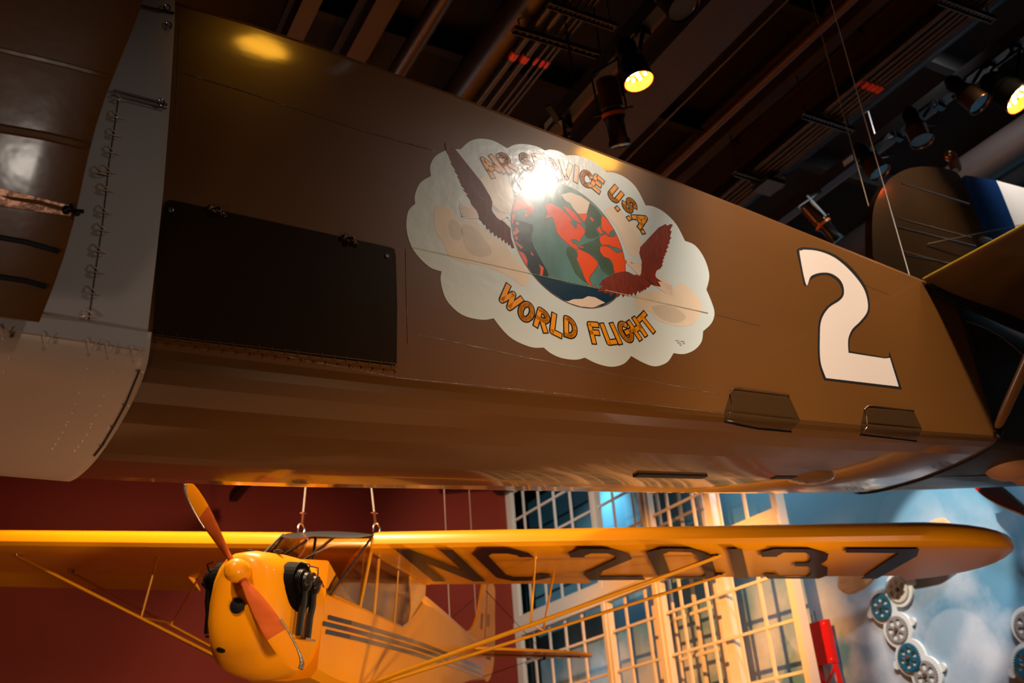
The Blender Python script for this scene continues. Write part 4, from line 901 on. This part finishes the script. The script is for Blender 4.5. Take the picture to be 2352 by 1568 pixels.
# ================================================================== THINGS ON THE MURAL WALL
def W(p, x=XM): return pxx(p, x)
def gear_mesh(mb, c, R, th, x0, teeth=34, rot=0, mi=0, holes=6):
    # flat gear plate in the wall plane with open round holes
    n = teeth*4; out = []
    for k in range(n):
        a_ = 2*PI*k/n; r = R*(1.0 if k % 4 in (1,) else (.97 if k % 4 == 2 else .885)); out.append((c.y+r*math.cos(a_), c.z+r*math.sin(a_)))
    # sectors: rim ring, hub ring, spokes between holes (built as radial strips)
    def P(r, a_, x): return (x, c.y+r*math.cos(a_), c.z+r*math.sin(a_))
    for x in (x0, x0-th):
        pass
    hr = R*.20; hc = R*.54
    rim = R*.76; hub = R*.30
    vs = []; fs = []
    m = n
    for k in range(m):
        a_ = 2*PI*k/m
        rr = math.hypot(out[k][0]-c.y, out[k][1]-c.z)
        vs += [P(rr,a_,x0-th), P(rim,a_,x0-th), P(hub,a_,x0-th), P(.001,a_,x0-th), P(rr,a_,x0), P(rim,a_,x0)]
    for k in range(m):
        j = (k+1) % m
        fs += [(6*k,6*j,6*j+1,6*k+1),(6*k+2,6*j+2,6*j+3,6*k+3),(6*k,6*k+4,6*j+4,6*j)]
    mb.add(vs, fs, mi)
    for h in range(holes):
        a0 = rot+2*PI*h/holes; a1 = rot+2*PI*(h+1)/holes; K = 10
        # web around a round hole: boundary polygon of sector to circle
        hcx, hcz = c.y+hc*math.cos((a0+a1)/2), c.z+hc*math.sin((a0+a1)/2)
        bd = [(rim, a0+(a1-a0)*t/K) for t in range(K+1)]+[(hub, a1-(a1-a0)*t/K) for t in range(K+1)]
        bd = [(c.y+r*math.cos(t), c.z+r*math.sin(t)) for r, t in bd]
        vs = []
        for (y, z) in bd:
            d = Vector((y-hcx, z-hcz)); d.normalize(); vs += [(x0-th, y, z), (x0-th, hcx+d.x*hr*1.15, hcz+d.y*hr*1.15), (x0, hcx+d.x*hr*1.15, hcz+d.y*hr*1.15)]
        nn = len(bd); mb.add(vs, [(3*i,3*((i+1)%nn),3*((i+1)%nn)+1,3*i+1) for i in range(nn)]+[(3*i+1,3*((i+1)%nn)+1,3*((i+1)%nn)+2,3*i+2) for i in range(nn)], mi)
def gear_panel(name, label, gears):
    c0 = W(gears[0][0]); root = empty(name, c0); tag(root, label, 'wall exhibit')
    bk_ = MB(); cs = []
    for i, (cp_, tp_, colr, rot) in enumerate(gears):
        c_ = W(cp_)-c0; R = abs(W(tp_).z-W(cp_).z); cs.append((c_, R, colr, rot))
    for i, (c_, R, colr, rot) in enumerate(cs):
        bk_.loft([[(-.002-.0003*i, c_.y+1.28*R*math.cos(2*PI*k/40), c_.z+1.28*R*math.sin(2*PI*k/40)) for k in range(40)],[(-.05-.0003*i, c_.y+1.28*R*math.cos(2*PI*k/40), c_.z+1.28*R*math.sin(2*PI*k/40)) for k in range(40)]])
        s_ = 1 if i % 2 else -1; t0 = c_+Vector((0, s_*R*1.35, -R*.3*s_))
        bk_.loft([[(-.004-.0003*i, t0.y+.3*R*math.cos(2*PI*k/16), t0.z+.3*R*math.sin(2*PI*k/16)) for k in range(16)],[(-.045, t0.y+.3*R*math.cos(2*PI*k/16), t0.z+.3*R*math.sin(2*PI*k/16)) for k in range(16)]])
    bk_.build('backing_board', BACKW, root)
    for i, (c_, R, colr, rot) in enumerate(cs):
        g_ = MB(); x0 = -.056-.016*(i % 2); gear_mesh(g_, Vector((0,c_.y,c_.z)), R, .014, x0, rot=rot); go = g_.build('gear', colr, root, fix=False)
        a_ = MB(); a_.lathe((x0-.012,c_.y,c_.z), (-1,0,0), [(0,.03),(.02,.03),(.024,.018)], 12); a_.build('axle_bolt', mat('bolt_dull',(120,96,84),.4,metal=.5), go, smooth=True)
gear_panel('gear_panel', 'white cutout panel carrying a chain of five blue, grey and cream gears', [((2070,1354),(2069,1322),GEARW,.2),((2033,1392.7),(2031.8,1360.5),GEARB,.1),((2067.6,1445.6),(2066,1412),GEARG,.5),((2097,1509.4),(2095.6,1474),GEARB,.3),((2134,1550),(2131,1514),GEARG,.1)])
gear_panel('gear_panel', 'white cutout panel with grey and blue gears cut off by the right picture edge', [((2368,1437),(2367,1400),GEARG,.2),((2372,1525),(2371,1484),GEARB,.4)])

# wooden propeller on the mural
def wall_prop(name, label, pa, pb, xa, w0, mats, cat, tipband=0, pitch=.6, thick=.10):
    A_, B_ = W(pa, xa), W(pb, xa); root = empty(name, (A_+B_)/2); tag(root, label, cat)
    c_ = (A_+B_)/2; L_ = (B_-A_).length; d_ = (B_-A_).normalized(); nx = Vector((-1,0,0)); t_ = d_.cross(nx).normalized()
    rings = []; N_ = 40
    for k in range(N_+1):
        u = -1+2*k/N_; r = abs(u)
        wdt = w0*(.42+.58*min(1, max(0, (r-.08)/.5))**1.2) if r > .08 else w0*.42
        if r > .72: wdt *= math.sqrt(max(.0004, 1-((r-.72)/.28)**2))
        tw_ = math.radians(62-44*min(1, r/.75))*(1 if u > 0 else -1)*pitch
        cv = (t_*math.cos(tw_)+nx*math.sin(tw_))*wdt/2; nv = (nx*math.cos(tw_)-t_*math.sin(tw_))*max(.008, thick*(1-.85*min(1, r*1.1)))/2
        rings.append([d_*u*L_/2+cv*math.cos(2*PI*q/16)+nv*math.sin(2*PI*q/16) for q in range(16)])
    b = MB()
    if tipband: b.loft(rings[:tipband+1], True, 1); b.loft(rings[tipband:], True, 0)
    else: b.loft(rings)
    b.build('blades', mats, root, smooth=True, angle=60)
    b = MB(); b.lathe((XM-xa,0,0), (-1,0,0), [(.02,.06),(XM-xa-.04,.06),(XM-xa+thick*.7,.13),(XM-xa+thick*.9,.13),(XM-xa+thick,.05)], 16); b.build('hub', DKMET if tipband else PWOOD, root, smooth=True)
wall_prop('wooden_propeller', 'pale wooden propeller mounted on the sky mural, partly behind the yellow wing', (1925,1350), (2184,1202), XM-.30, .34, [PWOOD], 'propeller')
wall_prop('black_propeller', 'black propeller with a red tip at the right edge of the mural', (2228,1096), (2640,1352), XM-.45, .24, [PBLK, REDP], 'propeller', 3, .45)
# red tower sign
A_ = W((1870,1430), XM-.18); tw_ = empty('red_tower_sign', (A_.x, A_.y, 0)); tag(tw_, 'small red tower cutout standing beside the white window frame', 'sign')
zt_, zb_ = A_.z, W((1888,1528), XM-.18).z; y0, y1 = W((1903,1430), XM-.18).y-A_.y, .30
b = MB(); b.box((-.04,y0,zb_),(.04,y1,zt_)); hd = b.build('head_panel', REDP, tw_)
for yy in (y0+.05,.20):
    for zz in (zb_+.05, zt_-.05): b = MB(); b.lathe((-.04,yy,zz), (-1,0,0), [(0,.012),(.006,.010)], 8); b.build('screw', mat('screw_pale',(210,120,110),.4), hd)
b = MB(); b.bar((0,y0+.03,zb_),(0,y0-.22,0),.05); b.bar((0,y1-.03,zb_),(0,y1+.2,0),.05); b.bar((0,.09,zb_),(0,.09,0),.09)
z = zb_; s_ = 1
while z > .7:
    b.bar((0,y0,z),(0,y1-.05,z-.5),.025); b.bar((0,y1-.05,z),(0,y0,z-.5),.025); b.bar((0,y0-.02,z-.5),(0,y1,z-.5),.03); z -= .5
b.build('lattice_legs', REDP, tw_)
for y_, h_ in ((.22,.16),(.30,.12)): b = MB(); b.tube([(0,y0+y_,zt_),(0,y0+y_,zt_+h_)], .006, 5); b.build('antenna', DKMET, tw_)

# ================================================================== CEILING SERVICES
def line_y(name, p, z, r, m, label, cat, y0=-5, y1=YR-.01, square=False, group=None):
    x = pxz(p, z).x; b = MB()
    if square: b.box((x-r,y0,z+O.z-r*1.3),(x+r,y1,z+O.z+r*1.3))
    else: b.tube([(x,y0,z+O.z),(x,y1,z+O.z)], r, 14)
    return tag(b.build(name, m, smooth=not square), label, cat, group)
line_y('duct_pipe', (1125,130), 6.7, .20, PIPE, 'thick dark round pipe left of the conduit bundle under the ceiling', 'pipe')
line_y('duct_pipe', (1920,260), 6.7, .20, PIPE, 'thick dark round pipe beside the right conduit bundle', 'pipe')
line_y('duct_pipe', (2260,380), 6.6, .24, PIPE, 'thick dark round pipe behind the tail fin in the top right', 'pipe')
line_y('sprinkler_pipe', (1740,200), 6.4, .045, mat('copper_pipe',(84,54,36),.5,metal=.3), 'long brownish sprinkler pipe right of the broad beam', 'pipe')
line_y('control_wire', (1630,177), 6.2, .012, COND, 'single thin wire right of the broad beam', 'cable')
line_y('duct_pipe', (960,90), 6.6, .09, PIPE, 'slim dark pipe left of all ceiling lamps', 'pipe')
for i, p in enumerate(((1181,125),(1207,132),(1232,139),(1246,144),(1257,147))):
    o = line_y('conduit', p, 6.45, .035 if i < 2 else .015, COND, 'dark conduit in the left bundle with an orange band', 'conduit', group='left ceiling conduit bundle')
    q = pxz(p, 6.45); b = MB(); b.tube([(q.x,q.y-.04,q.z),(q.x,q.y+.05,q.z)], (.042 if i < 2 else .02), 12); b.build('colour_band', BAND, o, smooth=True)
for i, p in enumerate(((1975,188),(1990,193),(2002,197),(2012,200),(2022,204))):
    o = line_y('conduit', p, 6.45, .028 if i == 0 else .018, COND, 'dark conduit in the right bundle with a red or orange band', 'conduit', group='right ceiling conduit bundle')
    q = pxz(p, 6.45); b = MB(); b.tube([(q.x,q.y-.04,q.z),(q.x,q.y+.05,q.z)], .028, 12); b.build('colour_band', BAND, o, smooth=True)
for (p0, p1, lab) in (((1180,68),(1392,132),'slotted strut channel crossing the left conduits, nearest the camera'),((1262,10),(1412,62),'slotted strut channel crossing the left conduits, farther up the picture'),
                 ((1845,263),(1958,300),'slotted strut channel crossing the right conduits, middle one'),((2158,0),(2282,46),'slotted strut channel crossing the right conduits, topmost'),((1688,396),(1796,430),'slotted strut channel crossing the right conduits, lowest')):
    a_, c_ = pxz(p0,6.38), pxz(p1,6.38); c_.z = a_.z; c0 = (a_+c_)/2; n = 14; rt = empty('strut_channel', c0); tag(rt, lab, 'bracket')
    b = MB(); d_ = (c_-a_); up = Vector((0,0,1)); sd = d_.normalized().cross(up)
    b.bar(a_-c0+sd*.03, c_-c0+sd*.03, .012, .05); b.bar(a_-c0-sd*.03, c_-c0-sd*.03, .012, .05)
    for k in range(n+1):
        t = k/n; p = a_-c0+d_*t; b.bar(p-sd*.03, p+sd*.03, .03, .012)
    b.build('rail', COND, rt)
    for t in (.06,.94): b = MB(); p = a_-c0+d_*t; b.tube([p, p+Vector((0,0,ZC-c0.z))], .008, 6); b.build('hanger_rod', COND, rt)
# lighting tracks
trackm = mat('track_black', (40,36,36), .5)
def track(p, z, lab):
    x = pxz(p, z).x; r = empty('lighting_track', (x, 6, z+O.z)); tag(r, lab, 'lighting track')
    b = MB(); b.box((-.05,-10,.0),(.05,11,.16)); b.build('rail', trackm, r)
    b = MB(); b.box((.05,-10,.0),(.085,11,.03)); b.build('conductor_strip', mat('track_brown',(92,66,50),.5,metal=.4), r)
    for y in (-8,-4,-.5,3,6.5,10): b = MB(); b.tube([(0,y,.16),(0,y,ZC-z-O.z)], .01, 6); b.build('hanger_rod', COND, r)
    b = MB(); b.box((-.052,-.2,.05),(-.049,-.06,.12)); b.build('label_tag', mat('tag_white',(170,180,190),.5), r)
    return x
t1 = track((1400,157), 5.5, 'black lighting track left of the broad beam, carrying the lit amber lamp')
t2 = track((2115,270), 6.2, 'black lighting track running above the tail fin at right')
HOUS = mat('lamp_housing_black', (34,31,30), .32, metal=.5, coat=.3)
BARREL = mat('lamp_barrel_bronze', (128,98,72), .28, metal=.8)
LENS = mat('lamp_lens', (70,66,62), .2, coat=.6)
LINER_GLOW = mat('snoot_glow_orange', (255,120,20), .5)  # amber glow on the inner snoot wall, put into the colour
def par(pface, z, tx, lab, R=.12, lit=False, dirv=(0,0,-1), barrel=False, grp=None):
    f_ = pxz(pface, z); root = empty('spotlight', f_); tag(root, lab, 'spotlight', grp)
    d_ = Vector(dirv).normalized(); up = -d_
    b = MB(); b.lathe((0,0,0), up, [(.15,R*.9),(.004,R*.97),(0,R*1.0),(.0,R*1.03),(.012,R*1.04),(.02,R),(.16,R*.96),(.17,R*.9)], 22, 0, False); hs = b.build('snoot', (BARREL if barrel else HOUS), root, smooth=True)
    b = MB(); b.lathe(up*.17, up, [(0,R*.98),(.05,R*.8),(.10,R*.62)]+[q for k in range(5) for q in ((.10+k*.022,R*.55),(.101+k*.022,R*.7),(.109+k*.022,R*.7),(.11+k*.022,R*.55))]+[(.24,R*.5),(.27,R*.3)], 22); b.build('housing', HOUS, root, smooth=True)
    if lit:
        b = MB(); b.lathe(up*.0, up, [(.004,R*.955),(.14,R*.90)], 22, 0, False); b.build('glow_liner', LINER_GLOW, root, smooth=True)
        pl = bpy.data.lights.new('lamp_glow', 'POINT'); pl.energy = 2.5; pl.color = (1, .42, .07); pl.shadow_soft_size = .02; po = bpy.data.objects.new('lamp_glow', pl); COL.objects.link(po); po.location = f_+up*.035
        b = MB(); b.lathe(up*.10, up, [(0,R*.90),(.004,R*.90)], 22); ln = b.build('lens', LEDR, root)
        b = MB()
        e1_ = d_.cross(Vector((1,0,0))).normalized(); e2_ = d_.cross(e1_)
        for k in range(13):
            a_ = 2*PI*k/9; rr = 0 if k == 12 else (R*.68 if k < 9 else R*.32); a_ = 2*PI*k/(9 if k < 9 else 3)
            b.ball(up*.09+(e1_*math.cos(a_)+e2_*math.sin(a_))*rr, R*.14, 5)
        b.build('led_cluster', LEDM, ln, smooth=True)
    else:
        b = MB(); b.lathe(up*.02, up, [(0,R*.93),(.01,R*.9)], 22); b.build('lens', LENS, root, smooth=True)
    top_ = Vector((tx-f_.x, 0, 0)); top_.z = (5.5 if abs(tx-t1) < .01 else 6.2)-z; hub_ = up*.26
    b = MB(); s1 = Vector((0,1,0))
    for sg_ in (1,-1): b.bar(hub_*.9+s1*R*1.05*sg_, hub_*.5+top_*.55+s1*R*1.0*sg_+Vector((0,0,.05)), .012, .03)
    b.bar(hub_*.5+top_*.55+s1*R+Vector((0,0,.05)), hub_*.5+top_*.55-s1*R+Vector((0,0,.05)), .012, .03); b.bar(hub_*.5+top_*.55+Vector((0,0,.05)), top_+Vector((0,0,0)), .025); b.build('yoke', HOUS, root)
    b = MB(); b.box((top_.x-.06,top_.y-.03,top_.z-.05),(top_.x+.06,top_.y+.03,top_.z+.03)); b.build('clamp', STEEL if 0 else HOUS, root)
    b = MB(); b.tube([top_, top_+Vector((.05,.12,-.16)), hub_+Vector((.02,.1,.0)), hub_], .006, 6); b.build('power_cord', BLK, root, smooth=True)
    return f_
par((1468,188), 4.95, t1, 'lit amber lamp hanging from the left lighting track', .115, True, (.12,-.10,-1))
par((1572,18), 4.9, t1, 'unlit round lamp at the top picture edge on the left track', .12, False, (.25,-.35,-1))
par((2345,228), 5.5, t2, 'lit amber lamp cut by the right picture edge', .15, True, (.2,-.55,-1))
par((2252,240), 5.6, t2, 'unlit bronze lamp can next to the lit lamp at the right edge', .11, False, (.25,-.4,-1), True, 'unlit cans on the right track')
par((2118,325), 5.6, t2, 'unlit bronze lamp can in the middle of the right track', .11, False, (0,-.1,-1), True, 'unlit cans on the right track')
par((2022,398), 5.6, t2, 'unlit bronze lamp can just left of the tail fin', .11, False, (.2,-.3,-1), True, 'unlit cans on the right track')
def profile(ptop, pbot, z0, z1, tx, lab, R=.085):
    a_, c_ = pxz(ptop, z0), pxz(pbot, z1); root = empty('profile_spotlight', a_); tag(root, lab, 'spotlight')
    v = c_-a_; L_ = v.length; d_ = v.normalized()
    b = MB(); b.lathe((0,0,0), d_, [(0,R*.7),(.02,R),(L_*.45,R*1.05),(L_*.46,R*.9),(L_*.55,R*.9)], 16); b.build('housing', BARREL, root, smooth=True)
    b = MB(); b.lathe(d_*L_*.55, d_, [(0,R*1.05),(.02,R*1.08),(.05,R*.85),(L_*.36,R*.85),(L_*.37,R*1.0),(L_*.45,R*1.02)], 16); b.build('barrel', HOUS, root, smooth=True)
    b = MB(); b.lathe(d_*L_*.52, d_, [(0,R*1.1),(.03,R*1.1)], 16); b.build('colour_band', mat('amber_band',(240,120,20),.4), root, smooth=True)
    b = MB(); b.lathe(d_*L_*1.0, d_, [(0,R*.95),(.006,R*.8)], 16); b.build('lens', LENS, root, smooth=True)
    s1 = d_.cross(Vector((0,0,1))).normalized(); tp_ = Vector((tx-a_.x, 0, (5.5 if abs(tx-t1) < .01 else 6.2)-z0))
    b = MB()
    for sg_ in (1,-1): b.bar(d_*L_*.5+s1*R*1.3*sg_, s1*R*1.3*sg_-d_*.05, .012, .03); b.bar(s1*R*1.3*sg_-d_*.05, tp_, .014)
    b.bar(d_*L_*.5-s1*R*1.9, d_*L_*.5+s1*R*1.9, .012); b.build('yoke', HOUS, root)
profile((1392,178), (1424,335), 5.25, 4.75, t1, 'long profile spotlight hanging left of the lit amber lamp')
profile((1850,470), (1925,552), 5.95, 5.5, t2, 'long profile spotlight low above the biplane spine, left of the fin')
q = pxz((1293,285), 5.4); rt = empty('track_clamp', q); tag(rt, 'small clamp with a blade-like arm low on the left track', 'bracket')
b = MB(); b.bar((t1-q.x,0,.1),(t1-q.x,0,-.04),.05); b.bar((-.06,-.05,0),(.08,.06,.03),.05,.03); b.tube([(0,0,0),(.01,0,-.35)], .008, 6); b.tube([(.03,.02,0),(.04,.02,-.2)], .006, 6); b.ball((.05,0,-.1), .02, 5); b.build('body', HOUS, rt, smooth=False)
b = MB(); a_ = pxz((1258,243),5.4)-q; b.bar((-.04,0,0), a_, .05, .012); b.build('arm', HOUS, rt)
q = pxz((1765,425), 6.35); b = MB(); b.box((q.x-.13,q.y-.13,q.z-.04),(q.x+.13,q.y+.13,q.z+.02)); b.ball((q.x-.2,q.y+.05,q.z), .03, 5); b.ball((q.x+.05,q.y-.2,q.z), .03, 5)
tag(b.build('junction_box', COND), 'square grey junction box below the right conduits', 'junction box')
